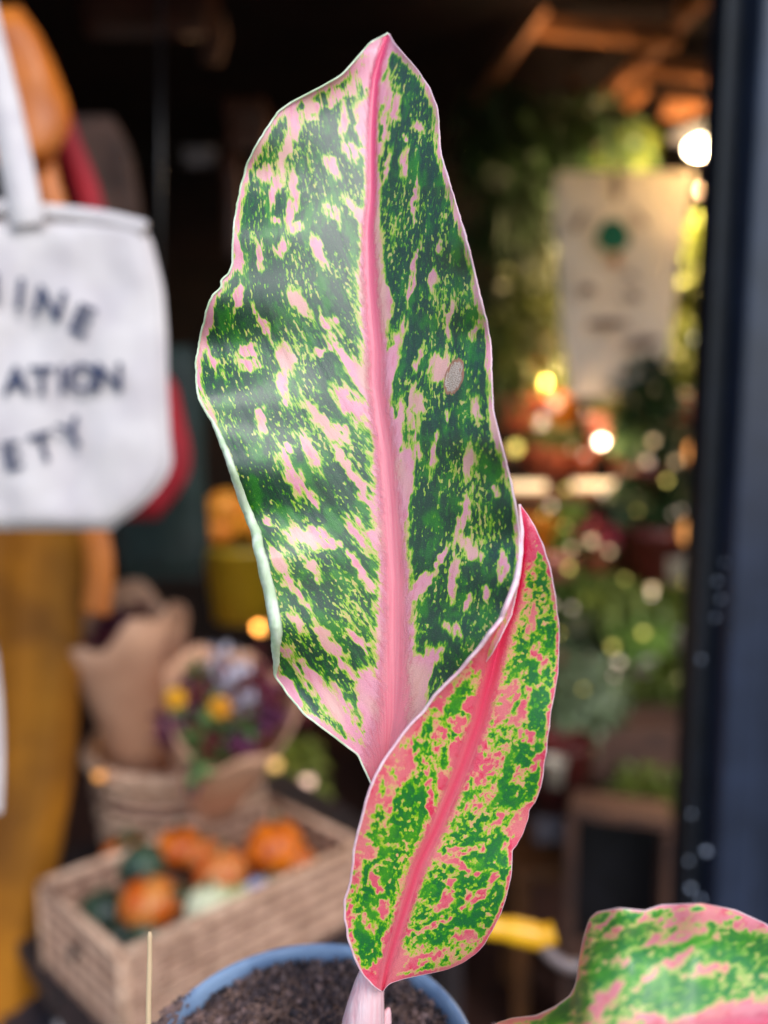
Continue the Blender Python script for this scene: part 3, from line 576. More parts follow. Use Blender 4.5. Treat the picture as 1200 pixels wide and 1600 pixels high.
for sidx in range(4):
    a, b = cc[sidx], cc[(sidx + 1) % 4]; out = ((a + b) / 2 - cen); out = (out - (b - a).normalized() * out.dot((b - a).normalized())).normalized()
    for k_ in range(nb): wband(a, b, BT + bh * (k_ + .5), out, ph=0 if k_ % 2 else math.pi)
    MB().tube([Vector((p.x, p.y, RIM + .003)) for p in (a, (a + b) / 2, b)], .0065, 8).build('rim', m_wick, crate)
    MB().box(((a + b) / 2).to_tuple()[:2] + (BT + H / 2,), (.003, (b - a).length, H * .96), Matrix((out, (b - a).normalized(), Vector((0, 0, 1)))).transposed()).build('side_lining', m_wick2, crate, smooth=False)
    MB().tube([Vector((a.x, a.y, BT)), Vector((a.x, a.y, RIM))], .006, 8).build('corner_post', m_wick, crate)
MB().add([Vector((q_.x, q_.y, BT + zz_)) for zz_ in (.001, .006) for q_ in cc], [(3, 2, 1, 0), (4, 5, 6, 7), (0, 1, 5, 4), (1, 2, 6, 5), (2, 3, 7, 6), (3, 0, 4, 7)]).build('base', m_wick2, crate, smooth=False)
p = (cc[0] + cc[3]) / 2 - eu * .006; MB().ball((p.x, p.y, RIM - .04), .014, 12, 8, sc=(.5, 1, .6)).build('handle_hole', m_black, crate)
m_benchD = mat('bench_wood', lin(52, 42, 44), lin(30, 25, 28), .6, 15, .3, stretch=(6, 1, 1))
bc = cen + Vector((.0, .14, 0)); bench = thing('bench', 'dark low bench under the gourd crate and the basket', 'bench', (bc.x, bc.y, 0))
for i in range(5): MB().box(bc.to_tuple()[:2] + (BT - .012,), (.62, .118, .022), Mr).build('bench_slat', m_benchD, bench, smooth=False, bevel=.003).location = Mr @ Vector((0, -.26 + i * .124, 0)) 
for sx_ in (-1, 1):
    for sy_ in (-1, 1):
        q = bc + eu * .26 * sx_ + ev * .25 * sy_; MB().box((q.x, q.y, (BT - .024) / 2), (.04, .04, BT - .026), Mr).build('leg', m_benchD, bench, smooth=False)
def gourdmat(name, a, b, sc=40, lo=.46, hi=.54): return mat(name, a, b, .4, sc, .3, lo=lo, hi=hi, stretch=(1, 1, .35))
g_o = gourdmat('orange_gourd', lin(226, 118, 10), lin(180, 78, 6), 46); g_st = gourdmat('striped_gourd', lin(206, 92, 14), lin(214, 132, 60), 34, .5, .56); g_og = gourdmat('orange_green_gourd', lin(190, 92, 18), lin(40, 56, 28), 26); g_g = gourdmat('dark_green_gourd', lin(58, 84, 62), lin(30, 48, 40)); g_w = gourdmat('cream_gourd', lin(224, 226, 190), lin(176, 196, 140))
g_s = gourdmat('speckled_gourd', lin(192, 84, 16), lin(206, 130, 70), 70); g_b = gourdmat('pale_blue_gourd', lin(176, 184, 216), lin(140, 150, 190))
m_stalk = mat('gourd_stalk', lin(120, 116, 86), lin(80, 74, 56), .8, 90, .3)
def gourd(px, py, rpx, m, label, h=.70, sq=.85, neck=0, lean=(0, 0)):
    c = hit(px, py, h); z_ = depth(c); r_ = rpx / F * z_
    t = thing('gourd', label, 'gourd', c, 'gourds in the woven crate')
    mb = MB().ball(c, r_, 40, 14, ribs=10, wob=.045, sc=(1, 1, sq))
    mb.build('gourd_flesh', m, t)
    a = c + Vector((0, 0, r_ * sq * .92)); b = a + Vector((lean[0], lean[1], r_ * (.45 + neck)))
    MB().tube([a, (a + b) / 2 + Vector((.002, 0, 0)), b], [r_ * .16, r_ * .1, r_ * .12], 8).build('gourd_stalk', m_stalk, t)
gl_ = [(430, 1325, 45, g_o, 'large plain orange gourd at the far right of the crate', .70, .92), (345, 1362, 42, g_s, 'orange speckled gourd beside the large orange one', .69, .8),
 (232, 1412, 46, g_st, 'orange gourd in the middle of the front row, left of the cream one', .675, .85), (278, 1405, 22, g_og, 'small orange and green gourd wedged right of the front orange gourd', .68, .9), (200, 1335, 40, g_og, 'orange and green gourd leaning in the far left corner of the crate', .69, .8),
 (222, 1350, 36, g_g, 'dark green gourd behind the front orange gourd', .69, .85), (280, 1322, 36, g_o, 'orange gourd at the back beside the round basket', .70, .8), (318, 1335, 30, g_s, 'small speckled gourd at the back of the crate', .695, .8),
 (328, 1416, 40, g_w, 'cream white gourd at the front side of the crate', .67, .8), (376, 1402, 22, g_w, 'small cream gourd right of the larger cream one', .68, .8), (402, 1386, 17, g_b, 'pale bluish gourd near the right of the crate', .69, .8),
 (424, 1378, 18, g_g, 'small dark green gourd below the large orange one', .69, .8), (160, 1425, 38, g_g, 'dark green gourd against the left side of the crate', .66, .85), (185, 1462, 24, g_g, 'small dark green gourd in the near corner of the crate', .655, .8), (225, 1455, 26, g_g, 'green gourd under the front orange one', .655, .8),
 (468, 1345, 24, g_s, 'speckled gourd mostly behind the crate edge at the right', .69, .8)]
for g in gl_: gourd(g[0], g[1], g[2], g[3], g[4], g[5], g[6])
# round basket behind
bcx = hit(283, 1305, BT + .02); bcx = P(283, 1300, 1.36); bz0 = BT; zc = 1.36; br = 132 / F * zc; top = P(283, 1158, zc).z
bcx = Vector((P(283, 1200, zc).x, P(283, 1188, zc).y, 0))
basket = thing('round_basket', 'round wicker basket holding the paper-wrapped bouquets behind the crate', 'basket', (bcx.x, bcx.y, bz0))
nb2 = 9; hh = (top - bz0) / nb2
for k_ in range(nb2):
    z_ = bz0 + hh * (k_ + .5); r_ = br * (.84 + .16 * (k_ + .5) / nb2); pts = []
    vs = []; n_ = 72; mb = MB(); prof = []
    for i in range(n_):
        a_ = 2 * math.pi * i / n_; ro = r_ + math.sin(a_ * 18 + (k_ % 2) * math.pi) * .004
        for dz, do in ((-hh * .46, 0), (0, .006), (hh * .46, 0), (0, -.006)): vs.append(Vector((bcx.x + (ro + do) * math.cos(a_), bcx.y + (ro + do) * math.sin(a_), z_ + dz)))
    fs = [(i * 4 + q, ((i + 1) % n_) * 4 + q, ((i + 1) % n_) * 4 + (q + 1) % 4, i * 4 + (q + 1) % 4) for i in range(n_) for q in range(4)]
    mb.add(vs, fs).build('woven_ring', m_wick if k_ != 6 else m_wick2, basket)
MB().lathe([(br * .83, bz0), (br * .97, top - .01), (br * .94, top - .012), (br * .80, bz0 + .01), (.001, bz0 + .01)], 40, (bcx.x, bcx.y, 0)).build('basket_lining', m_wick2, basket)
MB().tube([Vector((bcx.x + br * 1.02 * math.cos(a_), bcx.y + br * 1.02 * math.sin(a_), top)) for a_ in [2 * math.pi * i / 48 for i in range(49)]], .012, 10, caps=False).build('rim', m_wick, basket)
# bouquets: paper cones
def bouquet(label, base, tip_dir, length, r1, flowers, seed):
    base = Vector(base); d = Vector(tip_dir).normalized(); t = thing('bouquet', label, 'bouquet', base)
    a = d.cross(Vector((0, 1, .1))).normalized(); b = d.cross(a); vs = []; fs = []; n_, m_ = 40, 10
    for j in range(m_):
        q = j / (m_ - 1)
        for i in range(n_):
            an = 2 * math.pi * i / n_; rr_ = (.018 + (r1 - .018) * q ** .9) * (1 + .04 * math.sin(an * 5 + seed) * q); ln = length * q * (1 + (.07 * math.sin(an * 2 + seed) + .03 * math.sin(an * 7)) * q)
            vs.append(base + d * ln + (a * math.cos(an) + b * math.sin(an)) * rr_)
    for j in range(m_ - 1):
        for i in range(n_): fs.append((j * n_ + i, j * n_ + (i + 1) % n_, (j + 1) * n_ + (i + 1) % n_, (j + 1) * n_ + i))
    o = MB().add(vs, fs).build('paper_wrap', m_kraft, t); s_ = o.modifiers.new('t', 'SOLIDIFY'); s_.thickness = .002
    rs = random.Random(seed)
    for mname, cnt, fr, zone in flowers:
        mb = MB()
        for i in range(cnt):
            an = rs.uniform(0, 6.28); q = math.sqrt(rs.random()) * r1 * .85
            cx = base + d * (length * rs.uniform(.80, .94)) + (a * math.cos(an) + b * math.sin(an)) * q + Vector(zone)
            for k_ in range(7):
                e = Euler((rs.uniform(0, 6), rs.uniform(0, 6), rs.uniform(0, 6))).to_matrix()
                mb.add([cx + e @ Vector(v) * fr for v in ((0, 0, 0), (.5, .35, .1), (1.1, 0, .3), (.5, -.35, .1))], [(0, 1, 2, 3)])
        o = mb.build('flowers', mname, t, kind='stuff'); s_ = o.modifiers.new('t', 'SOLIDIFY'); s_.thickness = .0008
    return t
m_purple = mat('purple_petals', lin(120, 48, 96), lin(84, 30, 66), .7, 30, .1); m_mar = mat('maroon_petals', lin(112, 30, 40), lin(76, 18, 28), .7, 30, .1)
m_yel = mat('yellow_petals', lin(238, 176, 20), lin(214, 140, 14), .6, 30, .1); m_lf = mat('bouquet_leaves', lin(88, 120, 62), lin(56, 84, 40), .6, 30, .1); m_wh = mat('white_petals', lin(196, 190, 204), lin(160, 152, 170), .7, 30, .1)
bb = Vector((bcx.x, bcx.y, bz0 + .05))
pA = P(192, 955, 1.22); pB = P(368, 1085, 1.10)
bA = bb + Vector((-.055, 0, 0)); bB = bb + Vector((.045, -.02, 0))
bouquet('kraft paper bouquet of maroon and purple flowers leaning left in the basket', bA, pA - bA, (pA - bA).length * 1.0, 96 / F * 1.2, [(m_mar, 26, .022, (0, 0, 0)), (m_purple, 18, .02, (-.03, 0, 0))], 3)
bouquet('kraft paper bouquet with yellow, purple and white flowers at the front of the basket', bB, pB - bB, (pB - bB).length * .98, 108 / F * 1.10, [(m_purple, 22, .022, (-.01, -.02, 0)), (m_lf, 12, .028, (-.03, -.03, .01)), (m_wh, 9, .024, (0, .02, .05)), (m_mar, 16, .022, (.04, 0, .03))], 8)
def flower(px, py, z, r_, m, label):
    c = P(px, py, z); mb = MB()
    for ring, nn in ((1.0, 12), (.75, 10), (.45, 8)):
        for i in range(nn):
            a_ = 2 * math.pi * i / nn + ring; d = Vector((math.cos(a_), -.3, math.sin(a_))); s_ = Vector((-math.sin(a_), 0, math.cos(a_)))
            mb.add([c, c + d * r_ * ring * .6 + s_ * r_ * .22, c + d * r_ * ring + Vector((0, -r_ * (1 - ring), 0)), c + d * r_ * ring * .6 - s_ * r_ * .22], [(0, 1, 2, 3)])
    o = mb.build('flower_head', m); s_ = o.modifiers.new('t', 'SOLIDIFY'); s_.thickness = .001; return tag(o, label, 'flower')
flower(276, 1090, 1.03, .017, m_yel, 'left one of the two yellow flower heads in the front bouquet'); flower(345, 1104, 1.03, .018, m_yel, 'right one of the two yellow flower heads in the front bouquet')

# mustard bucket, orange blooms, small warm lights behind the bouquets
m_must = mat('mustard_enamel', lin(196, 158, 30), lin(150, 122, 26), .4, 10, .1); m_or2 = mat('orange_bloom', lin(236, 160, 40), lin(214, 120, 24), .6, 20, .2)
def bucket(px, py0, py1, z, wpx, m, label, cat='bucket', name='bucket', taper=.8):
    c = P(px, py1, z); h_ = P(px, py0, z).z - c.z; r_ = wpx / 2 / F * z; t = thing(name, label, cat, c)
    MB().lathe([(.001, 0), (r_ * taper, 0), (r_ * .98, h_ * .93), (r_ * 1.04, h_ * .94), (r_ * 1.04, h_), (r_ * .95, h_), (r_ * .93, h_ * .9), (r_ * taper * .9, h_ * .1), (.001, h_ * .1)], 32, c).build('bucket_body' if name == 'bucket' else 'pot_body', m, t)
    return t, c, r_, h_
t, c, r_, h_ = bucket(382, 850, 965, 1.55, 118, m_must, 'mustard yellow bucket with orange blooms behind the bouquets')
MB().ball(P(377, 890, 1.475), .016, 12, 8, sc=(1, .3, 1.2)).build('dark_hole', m_black, t)
for i, (x_, y_, r2) in enumerate(((352, 795, 30), (372, 812, 28), (345, 828, 24), (395, 800, 26), (410, 826, 24))):
    MB().ball(P(x_, y_, 1.52 + .03 * (i % 2)), r2 / F * 1.5, 24, 10, ribs=8, wob=.08).build('bloom', m_or2, t)

# ------------------------------------------------------------------ lamps, lanterns and glowing beads added for glints
def bulb(px, py, z, rpx, colr, e, label, name='lamp_glint_bulb', cat='light', group=None, sc=(1, 1, 1)):
    m = bpy.data.materials.new('lamp_glint_glow'); m.use_nodes = True; b = bsdf(m); b.inputs['Base Color'].default_value = colr; b.inputs['Emission Color'].default_value = colr; b.inputs['Emission Strength'].default_value = e  # glow shared by lamps and added glint beads
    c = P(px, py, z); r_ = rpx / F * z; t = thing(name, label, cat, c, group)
    MB().ball(c, r_, 16, 10, sc=sc).build('bulb', m, t)  # glowing ball of a lamp
    if e >= 1.3 and name == 'lamp_glint_bulb':
        q_ = bpy.data.lights.new('bulb_fill_light', 'POINT'); q_.energy = e * .55; q_.color = (1, .68, .38); q_.shadow_soft_size = .02; qo = bpy.data.objects.new('bulb_fill_light', q_); col.objects.link(qo); qo.location = c + Vector((0, -r_ * 2.2, 0)); qo.parent = t; qo.matrix_parent_inverse = Matrix.Translation(t.location).inverted()  # point light added at the stronger beads to brighten the interior
    MB().lathe([(r_ * .45, r_ * .8), (r_ * .5, r_ * 1.5), (r_ * .2, r_ * 1.7), (.0003, r_ * 1.7)], 12, c).build('lamp_or_bead_socket', m_black, t)
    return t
lamp = thing('pendant_lamp', 'bright warm pendant lamp glowing near the post at the upper right', 'lamp', P(1098, 230, 2.15))
cl = P(1098, 230, 2.15); m_glow = bpy.data.materials.new('lamp_glow'); m_glow.use_nodes = True; b = bsdf(m_glow); b.inputs['Emission Color'].default_value = (1, .78, .48, 1); b.inputs['Emission Strength'].default_value = 30
MB().ball(cl, .037, 24, 14, sc=(1.1, 1.1, .6)).build('bulb', m_glow, lamp)
MB().lathe([(.02, .09), (.05, .075), (.09, .035), (.088, .035), (.048, .07), (.018, .085)], 32, cl).build('lamp_shade', m_black, lamp)
MB().tube([cl + Vector((0, 0, .088)), Vector((cl.x, cl.y, 2.67))], .003, 6).build('cord', m_black, lamp)
pl = bpy.data.lights.new('lamp_light', 'POINT'); pl.energy = 42; pl.color = (1, .66, .34); pl.shadow_soft_size = .06; po = bpy.data.objects.new('lamp_light', pl); col.objects.link(po); po.location = cl - Vector((0, .02, .09)); po.parent = lamp; po.matrix_parent_inverse = Matrix.Translation(lamp.location).inverted()
warm = (1, .72, .4, 1); yell = (1, .85, .2, 1); pk = (1, .75, .6, 1); org = (1, .42, .12, 1)
FL = 'small warm lights and glint beads among the plants'  # mostly glowing beads added for glints on pots, with a few lamps
for x_, y_, z_, r_, c_, e_, lb in [(851, 597, 2.3, 6, yell, 5, 'bright yellow glint bead beside the hanging cloth'), (834, 594, 2.35, 5, yell, 1.6, 'dimmer yellow glint bead overlapping the bright one left of the cloth'), (1118, 193, 2.3, 4, warm, 2, 'tiny warm light just above the pendant lamp'),
  (1102, 297, 2.3, 9, pk, 1.6, 'pinkish warm light right below the pendant lamp'), (1108, 322, 2.3, 8, yell, .9, 'yellow-green light second below the pendant lamp'), (1100, 392, 2.3, 8, warm, .9, 'warm light by the post above the foliage'), (1102, 418, 2.3, 7, pk, .9, 'lower warm light by the post above the foliage'),
  (1088, 530, 2.2, 6, (.8, .85, .7, 1), .8, 'pale greenish light in the foliage by the post'), (939, 690, 2.0, 7, (1, .85, .8, 1), 2.2, 'white glowing light in front of the pink pot'), (805, 700, 2.1, 9, yell, .8, 'yellow light close to the tall leaf edge'),
  (845, 660, 2.2, 8, pk, .7, 'soft pink light above the terracotta row'), (867, 632, 2.2, 8, pk, .6, 'soft pink light near the bottom of the hanging cloth'), (1050, 985, 2.1, 10, (1, .8, .45, 1), 1.3, 'large warm light low among the plants by the post'), (1068, 955, 2.2, 11, (1, .6, .1, 1), .7, 'amber light behind the large low warm light'),
  (944, 965, 2.0, 7, pk, .9, 'small round light at the centre of the lower shelf'), (990, 995, 2.0, 8, pk, .6, 'small pinkish light right of the lower shelf centre'), (1022, 943, 2.1, 7, yell, .7, 'yellow light above the low warm lights'), (1060, 1062, 2.0, 8, (1, .85, .4, 1), .8, 'lowest yellow light by the post'),
  (902, 792, 2.2, 7, (.8, .95, .7, 1), .5, 'pale green glint under the bright shelf edge'), (383, 968, 1.7, 9, (1, .6, .25, 1), 1.3, 'warm orange light between the mustard bucket and the bouquets'), (408, 980, 1.7, 10, (1, .45, .1, 1), .9, 'deeper orange light right beside the warm orange one'),
  (155, 1212, 1.2, 8, (1, .4, .08, 1), .5, 'small orange light at the left rim of the round basket'), (430, 1195, 1.8, 9, (1, .6, .2, 1), .6, 'warm light right of the round basket'), (480, 1222, 1.8, 10, (1, .65, .5, 1), .8, 'pinkish light farthest right of the round basket'), (410, 1225, 1.8, 9, (1, .5, .3, 1), .5, 'orange light low by the round basket')]:
    bulb(x_, y_, z_, r_, c_, e_, lb, group=FL)
rg_ = random.Random(5); seen = set()  # random glowing beads added as glints of lamplight, no real bulbs
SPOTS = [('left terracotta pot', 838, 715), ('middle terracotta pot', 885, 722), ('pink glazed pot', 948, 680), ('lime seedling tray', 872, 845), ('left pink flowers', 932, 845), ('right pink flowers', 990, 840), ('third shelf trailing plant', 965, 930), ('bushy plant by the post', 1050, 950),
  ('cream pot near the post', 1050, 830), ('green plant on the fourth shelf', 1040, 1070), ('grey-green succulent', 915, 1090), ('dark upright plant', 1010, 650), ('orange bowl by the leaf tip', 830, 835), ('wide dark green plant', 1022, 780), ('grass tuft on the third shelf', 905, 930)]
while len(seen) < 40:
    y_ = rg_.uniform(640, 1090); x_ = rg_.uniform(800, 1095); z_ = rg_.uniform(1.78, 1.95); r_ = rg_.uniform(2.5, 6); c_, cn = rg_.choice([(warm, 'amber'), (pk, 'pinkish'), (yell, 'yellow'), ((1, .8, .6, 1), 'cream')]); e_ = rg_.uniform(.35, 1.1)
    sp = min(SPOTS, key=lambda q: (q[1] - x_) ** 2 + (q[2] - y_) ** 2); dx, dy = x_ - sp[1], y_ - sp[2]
    lb = 'tiny %s added glint bead %s the %s' % (cn, ('right of' if dx > 0 else 'left of') if abs(dx) > abs(dy) else ('below' if dy > 0 else 'above'), sp[0])
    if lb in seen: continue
    seen.add(lb); bulb(x_, y_, z_, r_, c_, e_, lb, group='tiny added glint beads scattered on the shelves')
for x_, y_, lb in ((1088, 708, 'upper orange teardrop lantern hanging beside the post'), (1079, 832, 'lower orange teardrop lantern hanging beside the post')):
    bulb(x_, y_, 1.9, 15, org, .75, lb, 'lantern', 'lantern', 'orange teardrop lanterns beside the post', (1, 1, 1.5))
# long glints of light on the shelf edge, added as glowing tubes
m_edge_glint = bpy.data.materials.new('edge_glint_glow'); m_edge_glint.use_nodes = True; b = bsdf(m_edge_glint); b.inputs['Base Color'].default_value = (1, .75, .5, 1); b.inputs['Emission Color'].default_value = (1, .7, .38, 1); b.inputs['Emission Strength'].default_value = 1.0
tag(MB().tube([P(790, 760, 2.1), P(852, 760, 2.1)], .012, 10).build('edge_glint', m_edge_glint), 'left warm glint strip added along the shelf edge beside the tall leaf', 'light', 'warm glint strips added on the shelf edge')
tag(MB().tube([P(896, 758, 2.1), P(958, 758, 2.1)], .012, 10).build('edge_glint', m_edge_glint), 'right warm glint strip added along the shelf edge below the hanging cloth', 'light', 'warm glint strips added on the shelf edge')

# ------------------------------------------------------------------ ceiling timbers
m_timber = mat('orange_timber', lin(136, 84, 44), lin(98, 60, 32), .6, 12, .3, stretch=(1, 4, 1))
rack = thing('wooden_rack', 'orange-brown timber rack of crossed battens hanging under the ceiling', 'rack', P(950, 80, 2.2))
def batten(x0, y0, x1, y1, z0, z1, wpx):
    a, b = P(x0, y0, z0), P(x1, y1, z1); d = (b - a); q = d.to_track_quat('X', 'Z').to_matrix(); MB().box((a + b) / 2, (d.length, .04, wpx * .8 / F * (z0 + z1) / 2), q).build('batten', m_timber, rack, smooth=False, bevel=.004)
for a_ in [(828, 40, 1060, 62, 2.2, 2.2, 34), (850, 12, 742, 165, 2.15, 2.25, 20), (1125, -30, 1010, 90, 2.1, 2.25, 22), (1010, 90, 915, 180, 2.26, 2.34, 22), (985, 100, 1130, 120, 2.3, 2.3, 30), (888, 118, 926, 185, 2.4, 2.4, 16), (1010, 135, 975, 165, 2.45, 2.5, 24), (1035, 168, 1112, 178, 2.4, 2.4, 32), (1055, 8, 1128, -2, 2.2, 2.2, 18)]: batten(*a_)
MB().tube([P(840, 30, 2.2), P(840, 30, 2.2) + Vector((0, 0, .4))], .004, 6).build('hanger', m_black, rack); MB().tube([P(1050, 60, 2.2), P(1050, 60, 2.2) + Vector((0, 0, .45))], .004, 6).build('hanger', m_black, rack)
# dim things upper left, deep in the shop
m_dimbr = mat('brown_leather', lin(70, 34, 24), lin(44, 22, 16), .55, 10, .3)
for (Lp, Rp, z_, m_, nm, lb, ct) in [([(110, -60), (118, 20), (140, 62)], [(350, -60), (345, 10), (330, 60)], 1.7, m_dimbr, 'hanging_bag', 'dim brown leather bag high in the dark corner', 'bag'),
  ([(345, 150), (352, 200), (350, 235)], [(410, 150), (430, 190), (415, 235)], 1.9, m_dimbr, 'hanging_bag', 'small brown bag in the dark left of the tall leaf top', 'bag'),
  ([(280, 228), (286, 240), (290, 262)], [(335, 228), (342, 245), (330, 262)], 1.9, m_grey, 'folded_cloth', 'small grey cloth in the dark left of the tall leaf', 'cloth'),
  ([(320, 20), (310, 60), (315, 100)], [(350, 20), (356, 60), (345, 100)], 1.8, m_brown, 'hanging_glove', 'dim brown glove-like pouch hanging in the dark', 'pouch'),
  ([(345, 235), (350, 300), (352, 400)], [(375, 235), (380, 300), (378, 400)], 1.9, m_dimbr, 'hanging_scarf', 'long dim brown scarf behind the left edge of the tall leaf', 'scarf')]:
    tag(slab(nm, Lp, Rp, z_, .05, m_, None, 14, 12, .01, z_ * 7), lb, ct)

# ------------------------------------------------------------------ door post at the right
post = thing('door_post', 'slate blue painted door post at the right edge of the shop front', 'door post', (.42, .93, 0))
ptop = P(1170, 0, .9); xl = P(1138, 0, .93).x
px0 = .437
MB().box((px0 + .0, .93, 1.16), (.045, .06, 2.24)).build('post_face', m_frame, post, smooth=False, bevel=.006)
MB().box((px0 + .052, .955, 1.16), (.056, .05, 2.24)).build('post_rebate', m_frame, post, smooth=False, bevel=.004)
MB().box((px0 + .12, .93, 1.16), (.078, .07, 2.24)).build('post_face', m_frame, post, smooth=False, bevel=.006)
MB().box((px0 - .034, .965, 1.16), (.022, .05, 2.24)).build('gasket', mat('rubber_gasket', lin(22, 27, 38), lin(14, 18, 26), .5, 20, .1), post, smooth=False, bevel=.003)
m_dot = mat('pale_gloss', lin(210, 220, 240), lin(180, 192, 220), .08, 20, 0)  # small pale glossy balls along the post
for x_, y_, r_ in [(1120, 908, 2.4), (1126, 936, 2.4), (1118, 965, 2.2), (1095, 1030, 2.4), (1080, 1272, 2.2), (1103, 1330, 4), (1076, 1345, 2.4), (1079, 1388, 3.6), (1095, 1405, 3.2), (1132, 880, 1.8)]:
    MB().ball(P(x_, y_, .90), r_ / F * .9, 12, 8).build('pale_dot', m_dot, post)

# ------------------------------------------------------------------ hanging cloth with a printed plant
m_towel = mat('pale_cloth', lin(244, 230, 218), lin(228, 212, 200), .85, 6, .3)
_nt = m_towel.node_tree; _b = bsdf(m_towel); _t = N(_nt, 'ShaderNodeBsdfTranslucent'); _t.inputs[0].default_value = lin(226, 222, 204); _x = N(_nt, 'ShaderNodeMixShader'); _x.inputs[0].default_value = .24
_nt.links.new(_b.outputs[0], _x.inputs[1]); _nt.links.new(_t.outputs[0], _x.inputs[2]); _nt.links.new(_x.outputs[0], _nt.nodes['Material Output'].inputs[0])
tw = thing('printed_tea_towel', 'pale cloth bag printed with a small green potted plant, hanging at the back', 'cloth bag', P(970, 440, 2.0))
slab('cloth', [(872, 262), (862, 320), (872, 400), (876, 500), (890, 622)], [(1085, 268), (1075, 340), (1062, 420), (1050, 520), (1036, 590), (1030, 622)], 2.0, .012, m_towel, tw, 40, 24, .02, 22)
MB().tube([P(962, 300, 1.985), P(960, 262, 1.985), P(958, 120, 2.1), P(958, 60, 2.2)], .004, 8).build('hanging_cord', m_black, tw)
m_pg = mat('green_ink', lin(44, 128, 88), lin(34, 108, 72), .8, 30, 0); m_po = mat('orange_ink', lin(206, 120, 52), lin(190, 104, 44), .8, 30, 0); m_gk = mat('grey_ink', lin(128, 100, 98), lin(108, 84, 84), .8, 30, 0)
def printed(px, py, w_, h_, m, rot=0, n=10):
    a_ = [2 * math.pi * i / n for i in range(n)]; c = (px, py); vs = []
    for k_ in (0, 1):
        for q in a_:
            x = math.cos(q) * w_ / 2 * (1 + .12 * math.sin(3 * q)); y = math.sin(q) * h_ / 2; ca, sa = math.cos(R(rot)), math.sin(R(rot)); vs.append(P(px + x * ca - y * sa, py + x * sa + y * ca, 1.962 - .004 * k_))
    MB().add(vs, [tuple(range(n))[::-1], tuple(range(n, 2 * n))] + [(i, (i + 1) % n, n + (i + 1) % n, n + i) for i in range(n)]).build('print', m, tw, smooth=False)
printed(958, 368, 54, 54, m_pg); printed(962, 406, 18, 22, m_po)
for a_ in [(965, 290, 12, 48, 4), (918, 452, 24, 16, 0), (990, 462, 22, 12, 20), (950, 505, 66, 14, 0), (1003, 534, 60, 16, -8), (905, 345, 10, 40, 30), (1000, 340, 8, 36, -40), (985, 430, 18, 8, 0)]: printed(a_[0], a_[1], a_[2], a_[3], m_gk, a_[4])

# ------------------------------------------------------------------ shelves and plants
m_shelf = mat('shelf_wood', lin(150, 104, 72), lin(110, 74, 50), .5, 14, .2, stretch=(1, 5, 1)); m_terra = mat('terracotta', lin(200, 104, 70), lin(170, 82, 54), .7, 20, .3); m_pinkpot = mat('pink_glaze', lin(236, 160, 140), lin(214, 130, 112), .3, 20, .1)
m_whpot = mat('cream_glaze', lin(226, 214, 196), lin(200, 186, 168), .3, 20, .1); m_mpot = mat('maroon_glaze', lin(110, 44, 40), lin(82, 32, 30), .35, 20, .1); m_dpot = mat('charcoal_glaze', lin(52, 52, 62), lin(34, 34, 42), .3, 20, .1)
shelf = thing('plant_shelf', 'wooden plant shelving loaded with pots behind the tall leaf on the right', 'shelf', P(940, 1400, 2.2))
for y_, z_ in ((705, 2.3), (772, 2.15), (905, 2.1), (1020, 2.05), (1160, 1.95)):
    a, b = P(690, y_, z_), P(1150, y_, z_); MB().box((a + b) / 2 + Vector((0, .12, -.012)), ((b - a).length, .26, .024)).build('shelf_board', m_shelf, shelf, smooth=False, bevel=.003)
for x_ in (690, 1150):
    a = P(x_, 700, 2.3); MB().box((a.x, a.y + .1, (a.z + .1) / 2), (.03, .3, a.z + .1)).build('upright', m_shelf, shelf, smooth=False)
GR = {'olive': (lin(112, 124, 44), lin(66, 78, 26)), 'bright': (lin(136, 148, 58), lin(84, 100, 36)), 'deep': (lin(52, 78, 36), lin(30, 50, 24)), 'grey': (lin(120, 134, 96), lin(82, 98, 64)), 'lime': (lin(142, 172, 76), lin(100, 136, 50))}
def leaves(mb, c, rad, n, ll, lw, rs, droop=.3, up=.3):
    for i in range(n):
        d = Vector((rs.gauss(0, 1), rs.gauss(0, 1), rs.gauss(0, 1))); d.normalize(); q = rs.random() ** .5
        p = c + Vector((d.x * rad[0], d.y * rad[1], d.z * rad[2])) * q; o = (d + Vector((0, 0, up)) + Vector((rs.gauss(0, .4), rs.gauss(0, .4), rs.gauss(0, .4)))).normalized()
        s_ = o.cross(Vector((rs.gauss(0, 1), rs.gauss(0, 1), 1))).normalized() * lw * rs.uniform(.7, 1.2); L_ = ll * rs.uniform(.6, 1.2); nrm = o.cross(s_).normalized() * lw * .25
        e = p + o * L_ - Vector((0, 0, droop * L_)); mm = p + o * L_ * .5
        mb.add([p, mm + s_ + nrm, mm - nrm * .4, mm - s_ + nrm, e], [(0, 1, 2), (0, 2, 3), (1, 4, 2), (2, 4, 3)])
